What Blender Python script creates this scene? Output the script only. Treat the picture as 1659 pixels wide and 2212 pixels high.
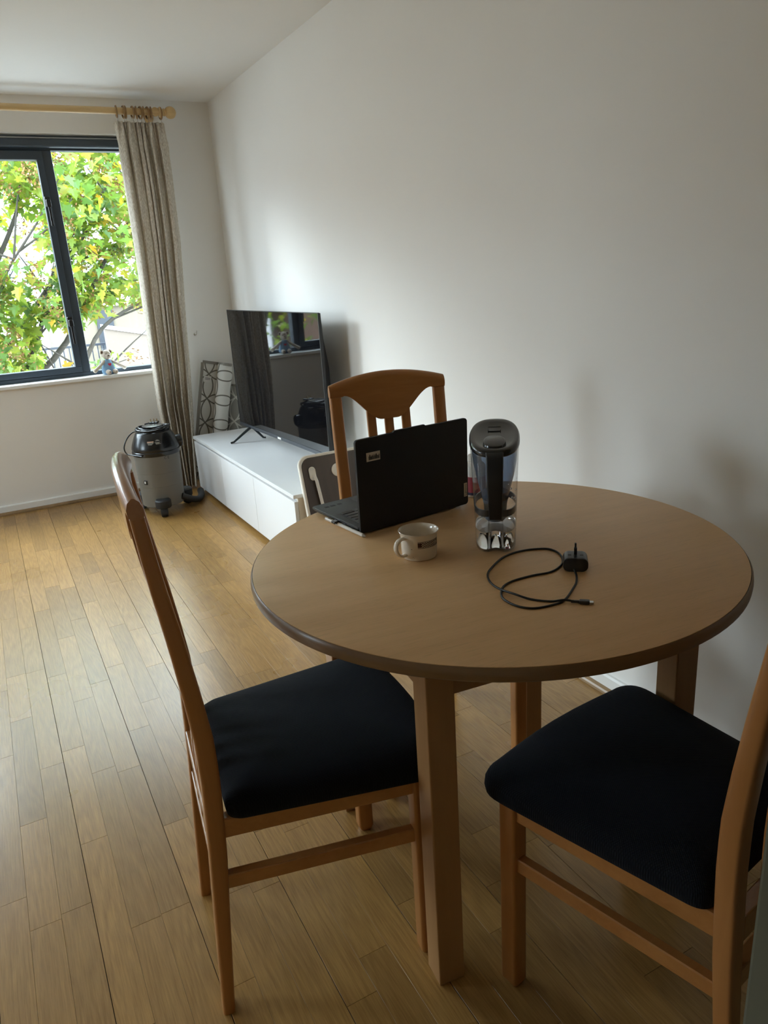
import bpy, bmesh, math, random
from mathutils import Vector, Matrix
R = math.radians
random.seed(7)
for o in list(bpy.data.objects): bpy.data.objects.remove(o)
SC = bpy.context.scene
COL = SC.collection

# ------------------------------------------------------------------ camera
yaw, pitch, roll, FPX = 0.47406, 0.31582, -0.06423, 1596.85
fw = Vector((math.sin(yaw)*math.cos(pitch), math.cos(yaw)*math.cos(pitch), -math.sin(pitch)))
rt = fw.cross(Vector((0, 0, 1))).normalized(); up = rt.cross(fw)
r2 = rt*math.cos(roll)+up*math.sin(roll); u2 = -rt*math.sin(roll)+up*math.cos(roll)
cd = bpy.data.cameras.new('camera'); cam = bpy.data.objects.new('camera', cd); COL.objects.link(cam)
cd.sensor_fit = 'HORIZONTAL'; cd.sensor_width = 36; cd.lens = 36*FPX/1659
cd.clip_start = .05; cd.clip_end = 300
cam.matrix_world = Matrix(((r2.x, u2.x, -fw.x, 0), (r2.y, u2.y, -fw.y, 0), (r2.z, u2.z, -fw.z, 1.30), (0, 0, 0, 1)))
SC.camera = cam

# ------------------------------------------------------------------ sky, exposure
W = bpy.data.worlds.new('sky'); SC.world = W; W.use_nodes = True
bg = W.node_tree.nodes['Background']
bg.inputs[0].default_value = (.74, .88, 1.0, 1); bg.inputs[1].default_value = 13.5
SC.view_settings.view_transform = 'Standard'; SC.view_settings.look = 'None'
SC.view_settings.gamma = 1; SC.view_settings.use_curve_mapping = False
SC.view_settings.exposure = 0.62
SC.cycles.max_bounces = 12; SC.cycles.diffuse_bounces = 6; SC.cycles.glossy_bounces = 4
SC.cycles.transparent_max_bounces = 16; SC.cycles.sample_clamp_indirect = 8
SC.cycles.caustics_reflective = False; SC.cycles.caustics_refractive = False
# portal that only tells the renderer where daylight enters the room
pl = bpy.data.lights.new('window_portal', 'AREA'); pl.shape = 'RECTANGLE'; pl.size = 3.9; pl.size_y = 1.5
pl.cycles.is_portal = True
po = bpy.data.objects.new('window_portal', pl); COL.objects.link(po)
po.location = (-.86, 5.24, 1.46); po.rotation_euler = (R(-90), 0, 0)

pl2 = bpy.data.lights.new('added_window_portal', 'AREA'); pl2.shape = 'RECTANGLE'; pl2.size = 1.25; pl2.size_y = 1.15; pl2.cycles.is_portal = True
po2 = bpy.data.objects.new('added_window_portal', pl2); COL.objects.link(po2); po2.location = (-3.48, 3.35, 1.5); po2.rotation_euler = (R(90), 0, R(-90))  # sampling portal for the added left window
# low hazy daylight from the far left, wide soft disc
sl = bpy.data.lights.new('hazy_sun', 'SUN'); sl.energy = 1.4; sl.angle = R(11); sl.color = (.84, .94, 1.0)
so = bpy.data.objects.new('hazy_sun', sl); COL.objects.link(so)
sun_az, sun_el = math.atan2(-1.05, 1.0), R(16.5)
sdv = Vector((math.sin(sun_az)*math.cos(sun_el), math.cos(sun_az)*math.cos(sun_el), math.sin(sun_el)))
so.rotation_euler = sdv.to_track_quat('Z', 'Y').to_euler(); so.location = (-6, 12, 6)

# ------------------------------------------------------------------ helpers
def tag(o, label=None, cat=None, group=None, kind=None):
    for k, v in (('label', label), ('category', cat), ('group', group), ('kind', kind)):
        if v: o[k] = v
    return o
def thing(name, label, cat, loc=(0, 0, 0), rz=0, group=None):
    o = bpy.data.objects.new(name, None); COL.objects.link(o)
    o.location = loc; o.rotation_euler = (0, 0, rz); o.empty_display_size = .05
    return tag(o, label, cat, group)
def obj(name, bm, mat, parent=None, smooth=None):
    me = bpy.data.meshes.new(name)
    bmesh.ops.recalc_face_normals(bm, faces=bm.faces[:])
    bm.to_mesh(me); bm.free()
    if mat: me.materials.append(mat)
    if smooth is not None:
        me.polygons.foreach_set('use_smooth', [True]*len(me.polygons))
        me.set_sharp_from_angle(angle=R(smooth))
    o = bpy.data.objects.new(name, me); COL.objects.link(o)
    if parent: o.parent = parent
    return o
def struct(name, bm, mat, parent=None, smooth=None):
    return tag(obj(name, bm, mat, parent, smooth), kind='structure')
def dup(o, parent=None):
    c = o.copy(); COL.objects.link(c); c.parent = parent
    for ch in list(o.children): dup(ch, c)
    return c
def box(bm, x0, x1, y0, y1, z0, z1, bev=0, seg=2, mat=None):
    vs = [bm.verts.new((x, y, z)) for x in (x0, x1) for y in (y0, y1) for z in (z0, z1)]
    fs = [(0, 1, 3, 2), (4, 6, 7, 5), (0, 4, 5, 1), (2, 3, 7, 6), (0, 2, 6, 4), (1, 5, 7, 3)]
    F = [bm.faces.new([vs[i] for i in f]) for f in fs]
    if bev:
        es = set(e for f in F for e in f.edges)
        r = bmesh.ops.bevel(bm, geom=list(es), offset=bev, segments=seg, profile=.5, affect='EDGES')
        vs = list(set(v for f in r['faces'] for v in f.verts) | set(v for v in vs if v.is_valid))
    if mat:
        for v in vs: v.co = mat @ v.co
    return vs
def loft(bm, rings, cap0=True, cap1=True, closed=True):
    V = [[bm.verts.new(p) for p in r] for r in rings]
    n = len(V[0])
    for a, b in zip(V, V[1:]):
        for i in range(n if closed else n-1):
            j = (i+1) % n
            bm.faces.new((a[i], a[j], b[j], b[i]))
    if cap0: bm.faces.new(V[0][::-1])
    if cap1: bm.faces.new(V[-1])
    return V
def lathe(bm, prof, n=32, c=(0, 0, 0), cap0=True, cap1=True, axis='z'):
    def P(r, z, a):
        x, y = r*math.cos(a), r*math.sin(a)
        p = (x, y, z) if axis == 'z' else ((z, x, y) if axis == 'x' else (x, z, y))
        return (p[0]+c[0], p[1]+c[1], p[2]+c[2])
    return loft(bm, [[P(max(r, 1e-5), z, 2*math.pi*i/n) for i in range(n)] for r, z in prof], cap0, cap1)
def tube(bm, pts, rad, n=10, cap=True):
    pts = [Vector(p) for p in pts]; m = len(pts)
    rad = rad if isinstance(rad, (list, tuple)) else [rad]*m
    rings = []; nrm = None
    for i, p in enumerate(pts):
        t = (pts[min(i+1, m-1)]-pts[max(i-1, 0)]).normalized()
        if nrm is None:
            nrm = t.cross(Vector((0, 0, 1)) if abs(t.z) < .9 else Vector((1, 0, 0))).normalized()
        else:
            nrm = (nrm-t*nrm.dot(t)).normalized()
        b = t.cross(nrm)
        rings.append([p+(nrm*math.cos(2*math.pi*k/n)+b*math.sin(2*math.pi*k/n))*rad[i] for k in range(n)])
    loft(bm, rings, cap, cap)
def spline(pts, k=8):
    pts = [Vector(p) for p in pts]; out = []
    for i in range(len(pts)-1):
        p0, p1, p2, p3 = pts[max(i-1, 0)], pts[i], pts[i+1], pts[min(i+2, len(pts)-1)]
        for j in range(k):
            t = j/k
            out.append(.5*((2*p1)+(p2-p0)*t+(2*p0-5*p1+4*p2-p3)*t*t+(3*p1-p0-3*p2+p3)*t**3))
    out.append(pts[-1]); return out
def prism(bm, outline, h0, h1, plane='xy', bev=0):
    """outline of 2-D points extruded from h0 to h1 along the remaining axis"""
    def P(a, b, h): return (a, b, h) if plane == 'xy' else ((a, h, b) if plane == 'xz' else (h, a, b))
    V = loft(bm, [[P(a, b, h0) for a, b in outline], [P(a, b, h1) for a, b in outline]])
    if bev:
        es = [e for f in (V[0], V[1]) for i in range(len(f)) for e in f[i].link_edges if e.other_vert(f[i]) in f]
        bmesh.ops.bevel(bm, geom=list(set(es)), offset=bev, segments=2, profile=.5, affect='EDGES')
    return V
def rrect(w, h, r, n=5, cx=0, cy=0):
    o = []
    for sx, sy, a0 in ((1, 1, 0), (-1, 1, 90), (-1, -1, 180), (1, -1, 270)):
        for i in range(n+1):
            a = R(a0+90*i/n)
            o.append((cx+sx*(w/2-r)+r*math.cos(a), cy+sy*(h/2-r)+r*math.sin(a)))
    return o
def text_bm(s, size, depth=.0004):
    cu = bpy.data.curves.new('lettering', 'FONT'); cu.body = s; cu.size = size; cu.extrude = depth/2
    cu.align_x = 'CENTER'; cu.align_y = 'CENTER'; cu.resolution_u = 3
    t = bpy.data.objects.new('lettering', cu); COL.objects.link(t)
    me = bpy.data.meshes.new_from_object(t.evaluated_get(bpy.context.evaluated_depsgraph_get()))
    bm = bmesh.new(); bm.from_mesh(me)
    bpy.data.objects.remove(t); bpy.data.curves.remove(cu); bpy.data.meshes.remove(me)
    return bm

# ------------------------------------------------------------------ materials
def newmat(name):
    m = bpy.data.materials.new(name); m.use_nodes = True
    nt = m.node_tree; b = nt.nodes['Principled BSDF']
    return m, nt, b
def N(nt, t, **kw):
    n = nt.nodes.new(t)
    for k, v in kw.items():
        if hasattr(n, k): setattr(n, k, v)
    return n
def S(n, **kw):
    for k, v in kw.items(): n.inputs[k.replace('_', ' ')].default_value = v
    return n
def plain(name, col, rough=.5, metal=0, spec=.5, coat=0, noise=0, nscale=30, bump=0, bscale=200):
    m, nt, b = newmat(name)
    b.inputs['Base Color'].default_value = (*col, 1); b.inputs['Roughness'].default_value = rough
    b.inputs['Metallic'].default_value = metal; b.inputs['Specular IOR Level'].default_value = spec
    b.inputs['Coat Weight'].default_value = coat
    tc = N(nt, 'ShaderNodeTexCoord')
    if noise:
        n = S(N(nt, 'ShaderNodeTexNoise'), Scale=nscale, Detail=4.0)
        nt.links.new(tc.outputs['Object'], n.inputs['Vector'])
        mx = N(nt, 'ShaderNodeMix', data_type='RGBA'); mx.inputs[6].default_value = (*[c*(1-noise) for c in col], 1)
        mx.inputs[7].default_value = (*[min(1, c*(1+noise)) for c in col], 1)
        nt.links.new(n.outputs['Fac'], mx.inputs[0]); nt.links.new(mx.outputs[2], b.inputs['Base Color'])
    if bump:
        n2 = S(N(nt, 'ShaderNodeTexNoise'), Scale=bscale, Detail=3.0)
        nt.links.new(tc.outputs['Object'], n2.inputs['Vector'])
        bp = S(N(nt, 'ShaderNodeBump'), Strength=bump, Distance=.002)
        nt.links.new(n2.outputs['Fac'], bp.inputs['Height']); nt.links.new(bp.outputs[0], b.inputs['Normal'])
    return m
def wood(name, c1, c2, scale=(60, 60, 4), rough=.4, coat=.0, speck=0, bump=.15):
    m, nt, b = newmat(name)
    tc = N(nt, 'ShaderNodeTexCoord'); mp = N(nt, 'ShaderNodeMapping')
    mp.inputs['Scale'].default_value = scale
    nt.links.new(tc.outputs['Object'], mp.inputs[0])
    n = S(N(nt, 'ShaderNodeTexNoise'), Scale=1.0, Detail=6.0, Roughness=.65, Distortion=.6)
    nt.links.new(mp.outputs[0], n.inputs['Vector'])
    n3 = S(N(nt, 'ShaderNodeTexNoise'), Scale=.18, Detail=2.0)
    nt.links.new(mp.outputs[0], n3.inputs['Vector'])
    ad = N(nt, 'ShaderNodeMath', operation='MULTIPLY_ADD'); ad.inputs[1].default_value = .6
    nt.links.new(n3.outputs['Fac'], ad.inputs[0])
    mu = N(nt, 'ShaderNodeMath', operation='MULTIPLY'); mu.inputs[1].default_value = .4
    nt.links.new(n.outputs['Fac'], mu.inputs[0]); nt.links.new(mu.outputs[0], ad.inputs[2])
    rp = N(nt, 'ShaderNodeValToRGB'); rp.color_ramp.elements[0].position = .35; rp.color_ramp.elements[1].position = .65
    rp.color_ramp.elements[0].color = (*c2, 1); rp.color_ramp.elements[1].color = (*c1, 1)
    nt.links.new(ad.outputs[0], rp.inputs[0]); out = rp.outputs[0]
    if speck:
        mp2 = N(nt, 'ShaderNodeMapping'); mp2.inputs['Scale'].default_value = (scale[0]*7, scale[1]*7, scale[2]*7)
        nt.links.new(tc.outputs['Object'], mp2.inputs[0])
        n4 = S(N(nt, 'ShaderNodeTexNoise'), Scale=1.0, Detail=2.0); nt.links.new(mp2.outputs[0], n4.inputs['Vector'])
        r4 = N(nt, 'ShaderNodeValToRGB'); r4.color_ramp.elements[0].position = .30; r4.color_ramp.elements[1].position = .42
        r4.color_ramp.elements[0].color = (1-speck, 1-speck, 1-speck, 1)
        nt.links.new(n4.outputs['Fac'], r4.inputs[0])
        mx = N(nt, 'ShaderNodeMix', data_type='RGBA', blend_type='MULTIPLY'); mx.inputs[0].default_value = 1
        nt.links.new(out, mx.inputs[6]); nt.links.new(r4.outputs[0], mx.inputs[7]); out = mx.outputs[2]
    nt.links.new(out, b.inputs['Base Color'])
    b.inputs['Roughness'].default_value = rough; b.inputs['Coat Weight'].default_value = coat; b.inputs['Coat Roughness'].default_value = .18
    bp = S(N(nt, 'ShaderNodeBump'), Strength=bump, Distance=.0006)
    nt.links.new(n.outputs['Fac'], bp.inputs['Height']); nt.links.new(bp.outputs[0], b.inputs['Normal'])
    return m
def clear(name, tint=(1, 1, 1), rough=.02, spec=1.0, body=0.0, bodycol=(1, 1, 1)):
    """thin clear sheet: see-through with a fresnel reflection"""
    m = bpy.data.materials.new(name); m.use_nodes = True; nt = m.node_tree; nt.nodes.clear()
    out = N(nt, 'ShaderNodeOutputMaterial'); tr = N(nt, 'ShaderNodeBsdfTransparent'); tr.inputs[0].default_value = (*tint, 1)
    gl = N(nt, 'ShaderNodeBsdfGlossy'); gl.inputs['Roughness'].default_value = rough
    lw = N(nt, 'ShaderNodeLayerWeight'); lw.inputs['Blend'].default_value = .5
    pw = N(nt, 'ShaderNodeMath', operation='POWER'); pw.inputs[1].default_value = 5.0; nt.links.new(lw.outputs['Facing'], pw.inputs[0])
    mu = N(nt, 'ShaderNodeMath', operation='MULTIPLY_ADD'); mu.inputs[1].default_value = .95*spec; mu.inputs[2].default_value = .04*spec
    nt.links.new(pw.outputs[0], mu.inputs[0])
    mx = N(nt, 'ShaderNodeMixShader')
    src = tr.outputs[0]
    if body:
        df = N(nt, 'ShaderNodeBsdfDiffuse'); df.inputs[0].default_value = (*bodycol, 1)
        m2 = N(nt, 'ShaderNodeMixShader'); m2.inputs[0].default_value = body
        nt.links.new(tr.outputs[0], m2.inputs[1]); nt.links.new(df.outputs[0], m2.inputs[2]); src = m2.outputs[0]
    nt.links.new(mu.outputs[0], mx.inputs[0]); nt.links.new(src, mx.inputs[1]); nt.links.new(gl.outputs[0], mx.inputs[2])
    nt.links.new(mx.outputs[0], out.inputs[0]); return m

def wall_mat(name, col):
    return plain(name, col, rough=.75, spec=.25, noise=.015, nscale=2.5, bump=.06, bscale=60)
M = {}
M['wall'] = wall_mat('wall_paint', (.80, .78, .745))
M['olive_grey'] = wall_mat('doorway_olive_grey', (.115, .115, .085))  # even olive-grey for the doorway end, darker than the other walls
M['ceil'] = wall_mat('ceiling_paint', (.82, .81, .79))
M['white_paint'] = plain('white_gloss_paint', (.80, .79, .76), .35)
M['sill'] = plain('sill_paint', (.85, .85, .84), .3)
M['frame'] = plain('window_grey', (.042, .058, .076), .42, noise=.05)
M['black_metal'] = plain('black_metal', (.012, .013, .015), .3, spec=.6)
M['glass'] = clear('window_glass', (.97, .985, .98))
M['pine'] = wood('pine_pole', (.62, .43, .20), (.50, .32, .13), (5, 60, 60), .35, .2)
M['ringwood'] = wood('ring_wood', (.30, .17, .06), (.20, .10, .03), (60, 60, 60), .4, .1)
M['beech'] = wood('beech_chair', (.47, .21, .066), (.38, .155, .044), (70, 70, 5), .36, .25)
M['beech_rail'] = wood('beech_rail', (.50, .225, .07), (.39, .16, .045), (6, 70, 90), .30, .6)
M['beech_leg'] = wood('beech_table_leg', (.42, .23, .10), (.35, .18, .07), (70, 70, 5), .42, .1)
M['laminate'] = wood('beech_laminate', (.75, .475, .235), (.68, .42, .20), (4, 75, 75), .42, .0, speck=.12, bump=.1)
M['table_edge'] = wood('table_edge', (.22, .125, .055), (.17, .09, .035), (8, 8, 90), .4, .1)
M['bead'] = wood('bead_wood', (.30, .19, .09), (.20, .12, .055), (40, 4, 40), .4)
M['melamine'] = plain('white_melamine', (.75, .745, .74), .32)
M['melamine_end'] = plain('cream_melamine', (.70, .62, .51), .4)
M['gap'] = plain('dark_gap', (.03, .028, .025), .8)
M['black_gloss'] = plain('black_gloss_plastic', (.006, .006, .007), .12, spec=.5)
M['tvscreen'] = plain('tv_screen', (.004, .004, .005), .03, spec=.55)
M['tvcase'] = plain('tv_case', (.012, .013, .016), .4)
M['tvbezel'] = plain('tv_bezel', (.05, .055, .065), .25, metal=.4)
M['tvfoot'] = plain('tv_foot', (.015, .022, .026), .3)
M['laptop'] = plain('laptop_black', (.011, .011, .012), .55, spec=.35, bump=.15, bscale=1500)
M['laptop_deck'] = plain('laptop_deck', (.020, .021, .023), .45, bump=.1, bscale=1500)
M['keycap'] = plain('keycap', (.010, .010, .012), .4)
M['print_white'] = plain('print_white', (.62, .60, .56), .6)
M['sticker'] = plain('sticker_paper', (.62, .56, .47), .6)
M['ink'] = plain('ink_black', (.015, .013, .012), .6)
M['ceramic'] = plain('cream_ceramic', (.73, .64, .52), .12, coat=.4)
M['band_brown'] = plain('brown_band', (.05, .013, .010), .15)
M['stylus'] = plain('stylus_white', (.74, .69, .63), .35)
M['stylus_tip'] = plain('stylus_tip', (.38, .34, .29), .5)
M['steel'] = plain('steel', (.55, .54, .52), .25, metal=1)
M['cable'] = plain('black_cable', (.008, .008, .008), .45)
M['adapter'] = plain('black_adapter', (.016, .016, .016), .32)
M['bottle_white'] = plain('bottle_white', (.72, .67, .60), .4)
M['label_red'] = plain('label_red', (.34, .045, .055), .45, noise=.35, nscale=90)
M['label_navy'] = plain('label_navy', (.03, .03, .07), .45)
M['cap_red'] = plain('cap_red', (.55, .06, .05), .4)
M['kraft'] = plain('cream_card', (.55, .43, .26), .6)
M['vac_grey'] = plain('vacuum_grey', (.15, .14, .118), .45)
M['vac_black'] = plain('vacuum_black', (.012, .012, .013), .25, spec=.5)
M['rubber'] = plain('dark_rubber', (.016, .016, .016), .6)
M['peach_print'] = plain('peach_print', (.70, .45, .33), .6)
M['pin_brass'] = plain('pin_metal', (.62, .50, .33), .3, metal=1)
M['tray_white'] = plain('tray_white', (.74, .68, .58), .35)
M['tray_wood'] = wood('tray_dark_wood', (.080, .052, .034), (.050, .033, .022), (50, 50, 3), .45)
M['plush'] = plain('plush_cream', (.66, .58, .49), .95, noise=.12, nscale=120, bump=.6, bscale=500)
M['plush_brown'] = plain('plush_brown', (.16, .10, .07), .95)
M['plush_blue'] = plain('plush_blue', (.24, .40, .58), .9, noise=.1, nscale=150, bump=.4, bscale=600)
M['heart'] = plain('heart_red', (.55, .02, .05), .8)
M['bark'] = plain('bark', (.045, .038, .030), .9, noise=.4, nscale=14, bump=.8, bscale=30)
M['jug_clear'] = clear('clear_plastic', (.955, .96, .965), .03, 1.0)
M['jug_smoke'] = clear('smoke_plastic', (.52, .60, .72), .05, .9, .38, (.22, .26, .33))
M['jug_filter'] = plain('filter_grey', (.16, .19, .23), .35)
M['jug_lid'] = plain('jug_lid', (.020, .020, .022), .22, spec=.6)
M['jug_handle'] = plain('jug_handle', (.008, .009, .012), .5)
M['jug_ring'] = plain('jug_ring', (.045, .048, .055), .3)
M['render_cream'] = plain('cream_render', (.135, .112, .080), .9, noise=.06, nscale=.6)
M['render_white'] = plain('white_render', (.82, .83, .84), .9, noise=.04, nscale=.5)
M['house_door'] = plain('house_door', (.012, .016, .022), .5)
M['house_glass'] = plain('house_glass', (.20, .26, .32), .1)
M['railing'] = plain('railing', (.010, .014, .022), .5)
M['terrace'] = plain('terrace_wall', (.125, .098, .078), .9)
M['paving'] = plain('pale_paving', (.22, .215, .205), .9, noise=.12, nscale=1.5)
M['brick'] = plain('brown_brick', (.17, .10, .07), .9, noise=.2, nscale=2)

def water_mat():
    m, nt, b = newmat('water')
    b.inputs['Base Color'].default_value = (.97, .98, .98, 1); b.inputs['Transmission Weight'].default_value = 1
    b.inputs['IOR'].default_value = 1.33; b.inputs['Roughness'].default_value = 0
    return m
M['water'] = water_mat()
def fabric_mat(name, c1, c2, scale, rough=.9, weave=.6):
    m, nt, b = newmat(name); tc = N(nt, 'ShaderNodeTexCoord')
    mp = N(nt, 'ShaderNodeMapping'); mp.inputs['Rotation'].default_value = (0, 0, R(40)); nt.links.new(tc.outputs['Object'], mp.inputs[0])
    w1 = S(N(nt, 'ShaderNodeTexWave', bands_direction='X'), Scale=scale, Distortion=.12, Detail=1.0)
    w2 = S(N(nt, 'ShaderNodeTexWave', bands_direction='Y'), Scale=scale, Distortion=.12, Detail=1.0)
    for w in (w1, w2): nt.links.new(mp.outputs[0], w.inputs['Vector'])
    mu = N(nt, 'ShaderNodeMath', operation='MULTIPLY'); nt.links.new(w1.outputs['Fac'], mu.inputs[0]); nt.links.new(w2.outputs['Fac'], mu.inputs[1])
    mx = N(nt, 'ShaderNodeMix', data_type='RGBA'); mx.inputs[6].default_value = (*c1, 1); mx.inputs[7].default_value = (*c2, 1)
    nt.links.new(mu.outputs[0], mx.inputs[0]); nt.links.new(mx.outputs[2], b.inputs['Base Color'])
    bp = S(N(nt, 'ShaderNodeBump'), Strength=weave, Distance=.0012); nt.links.new(mu.outputs[0], bp.inputs['Height']); nt.links.new(bp.outputs[0], b.inputs['Normal'])
    b.inputs['Roughness'].default_value = rough; b.inputs['Specular IOR Level'].default_value = .18
    b.inputs['Sheen Weight'].default_value = .05; b.inputs['Sheen Roughness'].default_value = .5
    b.inputs['Sheen Tint'].default_value = (.5, .6, .8, 1)
    return m
M['seat'] = fabric_mat('seat_fabric', (.004, .005, .008), (.008, .010, .014), 110)
def curtain_mat():
    m, nt, b = newmat('curtain_linen'); tc = N(nt, 'ShaderNodeTexCoord')
    mp = N(nt, 'ShaderNodeMapping'); mp.inputs['Scale'].default_value = (260, 260, 70); nt.links.new(tc.outputs['Object'], mp.inputs[0])
    n = S(N(nt, 'ShaderNodeTexNoise'), Scale=1.0, Detail=3.0); nt.links.new(mp.outputs[0], n.inputs['Vector'])
    rp = N(nt, 'ShaderNodeValToRGB'); rp.color_ramp.elements[0].position = .35; rp.color_ramp.elements[1].position = .68
    rp.color_ramp.elements[0].color = (.52, .45, .36, 1); rp.color_ramp.elements[1].color = (.84, .79, .70, 1)
    nt.links.new(n.outputs['Fac'], rp.inputs[0]); nt.links.new(rp.outputs[0], b.inputs['Base Color'])
    b.inputs['Roughness'].default_value = .95; b.inputs['Specular IOR Level'].default_value = .1
    bp = S(N(nt, 'ShaderNodeBump'), Strength=.5, Distance=.002); nt.links.new(n.outputs['Fac'], bp.inputs['Height']); nt.links.new(bp.outputs[0], b.inputs['Normal'])
    # a little daylight comes through the weave
    tl = N(nt, 'ShaderNodeBsdfTranslucent'); nt.links.new(rp.outputs[0], tl.inputs[0])
    ms = N(nt, 'ShaderNodeMixShader'); ms.inputs[0].default_value = .25
    nt.links.new(b.outputs[0], ms.inputs[1]); nt.links.new(tl.outputs[0], ms.inputs[2])
    nt.links.new(ms.outputs[0], nt.nodes['Material Output'].inputs[0]); return m
M['curtain'] = curtain_mat()
def leaf_mat():
    m, nt, b = newmat('maple_leaf'); at = N(nt, 'ShaderNodeAttribute'); at.attribute_name = 'tone'
    oi = N(nt, 'ShaderNodeObjectInfo')
    ad = N(nt, 'ShaderNodeMath', operation='ADD'); nt.links.new(at.outputs['Fac'], ad.inputs[0]); nt.links.new(oi.outputs['Random'], ad.inputs[1])
    fr = N(nt, 'ShaderNodeMath', operation='FRACT'); nt.links.new(ad.outputs[0], fr.inputs[0])
    rp = N(nt, 'ShaderNodeValToRGB'); cr = rp.color_ramp
    cols = [(0, (0.0550, 0.1150, 0.0340)), (.3, (0.0850, 0.1500, 0.0260)), (.6, (0.1300, 0.1850, 0.0240)), (.93, (0.1650, 0.1950, 0.0300)), (.975, (0.2200, 0.1750, 0.0220)), (1, (0.2700, 0.1650, 0.0200))]
    cr.elements[0].position = 0; cr.elements[0].color = (*cols[0][1], 1); cr.elements[1].position = 1; cr.elements[1].color = (*cols[-1][1], 1)
    for p, c in cols[1:-1]:
        e = cr.elements.new(p); e.color = (*c, 1)
    nt.links.new(fr.outputs[0], rp.inputs[0]); nt.links.new(rp.outputs[0], b.inputs['Base Color'])
    b.inputs['Roughness'].default_value = .45; b.inputs['Specular IOR Level'].default_value = .4
    tl = N(nt, 'ShaderNodeBsdfTranslucent')
    mx = N(nt, 'ShaderNodeMix', data_type='RGBA', blend_type='MULTIPLY'); mx.inputs[0].default_value = 1; mx.inputs[7].default_value = (2.1, 1.9, 1.0, 1)
    nt.links.new(rp.outputs[0], mx.inputs[6]); nt.links.new(mx.outputs[2], tl.inputs[0])
    ms = N(nt, 'ShaderNodeMixShader'); ms.inputs[0].default_value = .5
    nt.links.new(b.outputs[0], ms.inputs[1]); nt.links.new(tl.outputs[0], ms.inputs[2])
    nt.links.new(ms.outputs[0], nt.nodes['Material Output'].inputs[0]); return m
M['leaf'] = leaf_mat()
M['seeds'] = plain('maple_seeds', (.17, .085, .022), .8, noise=.4, nscale=20)
def plank_mat():
    m, nt, b = newmat('oak_plank'); at = N(nt, 'ShaderNodeAttribute'); at.attribute_name = 'tone'
    ge = N(nt, 'ShaderNodeNewGeometry')
    off = N(nt, 'ShaderNodeMath', operation='MULTIPLY'); off.inputs[1].default_value = 37.0; nt.links.new(at.outputs['Fac'], off.inputs[0])
    cb = N(nt, 'ShaderNodeCombineXYZ'); nt.links.new(off.outputs[0], cb.inputs[0]); nt.links.new(off.outputs[0], cb.inputs[1])
    va = N(nt, 'ShaderNodeVectorMath', operation='ADD'); nt.links.new(ge.outputs['Position'], va.inputs[0]); nt.links.new(cb.outputs[0], va.inputs[1])
    mp = N(nt, 'ShaderNodeMapping'); mp.inputs['Scale'].default_value = (15, 1.3, 1); nt.links.new(va.outputs[0], mp.inputs[0])
    # broad figure: contour lines of a stretched noise give the cathedral arches
    n1 = S(N(nt, 'ShaderNodeTexNoise'), Scale=1.0, Detail=1.5, Roughness=.5, Distortion=.3); nt.links.new(mp.outputs[0], n1.inputs['Vector'])
    mu = N(nt, 'ShaderNodeMath', operation='MULTIPLY'); mu.inputs[1].default_value = 13.0; nt.links.new(n1.outputs['Fac'], mu.inputs[0])
    fr = N(nt, 'ShaderNodeMath', operation='PINGPONG'); fr.inputs[1].default_value = .5; nt.links.new(mu.outputs[0], fr.inputs[0])
    mp2 = N(nt, 'ShaderNodeMapping'); mp2.inputs['Scale'].default_value = (330, 14, 1); nt.links.new(va.outputs[0], mp2.inputs[0])
    n2 = S(N(nt, 'ShaderNodeTexNoise'), Scale=1.0, Detail=4.0, Roughness=.6); nt.links.new(mp2.outputs[0], n2.inputs['Vector'])
    gr = N(nt, 'ShaderNodeMath', operation='MULTIPLY_ADD'); gr.inputs[1].default_value = .30; nt.links.new(fr.outputs[0], gr.inputs[0])
    g2 = N(nt, 'ShaderNodeMath', operation='MULTIPLY'); g2.inputs[1].default_value = .8; nt.links.new(n2.outputs['Fac'], g2.inputs[0]); nt.links.new(g2.outputs[0], gr.inputs[2])
    rp = N(nt, 'ShaderNodeValToRGB'); rp.color_ramp.elements[0].position = .22; rp.color_ramp.elements[1].position = .68
    rp.color_ramp.elements[0].color = (.27, .136, .036, 1); rp.color_ramp.elements[1].color = (.47, .268, .084, 1)
    nt.links.new(gr.outputs[0], rp.inputs[0])
    tn = N(nt, 'ShaderNodeMapRange'); tn.inputs['To Min'].default_value = .78; tn.inputs['To Max'].default_value = 1.06; nt.links.new(at.outputs['Fac'], tn.inputs['Value'])
    # worn grime in broad patches
    n5 = S(N(nt, 'ShaderNodeTexNoise'), Scale=2.2, Detail=3.0); nt.links.new(ge.outputs['Position'], n5.inputs['Vector'])
    m5 = N(nt, 'ShaderNodeMapRange'); m5.inputs['From Min'].default_value = .25; m5.inputs['From Max'].default_value = .75; m5.inputs['To Min'].default_value = .90; m5.inputs['To Max'].default_value = 1.06; nt.links.new(n5.outputs['Fac'], m5.inputs['Value'])
    tt = N(nt, 'ShaderNodeMath', operation='MULTIPLY'); nt.links.new(tn.outputs[0], tt.inputs[0]); nt.links.new(m5.outputs[0], tt.inputs[1])
    mx = N(nt, 'ShaderNodeMix', data_type='RGBA', blend_type='MULTIPLY'); mx.inputs[0].default_value = 1
    nt.links.new(rp.outputs[0], mx.inputs[6]); nt.links.new(tt.outputs[0], mx.inputs[7])
    nt.links.new(mx.outputs[2], b.inputs['Base Color'])
    rr = N(nt, 'ShaderNodeMapRange'); rr.inputs['To Min'].default_value = .24; rr.inputs['To Max'].default_value = .33; nt.links.new(n5.outputs['Fac'], rr.inputs['Value'])
    nt.links.new(rr.outputs[0], b.inputs['Roughness'])
    bp = S(N(nt, 'ShaderNodeBump'), Strength=.22, Distance=.0008); nt.links.new(gr.outputs[0], bp.inputs['Height']); nt.links.new(bp.outputs[0], b.inputs['Normal'])
    return m
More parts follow.
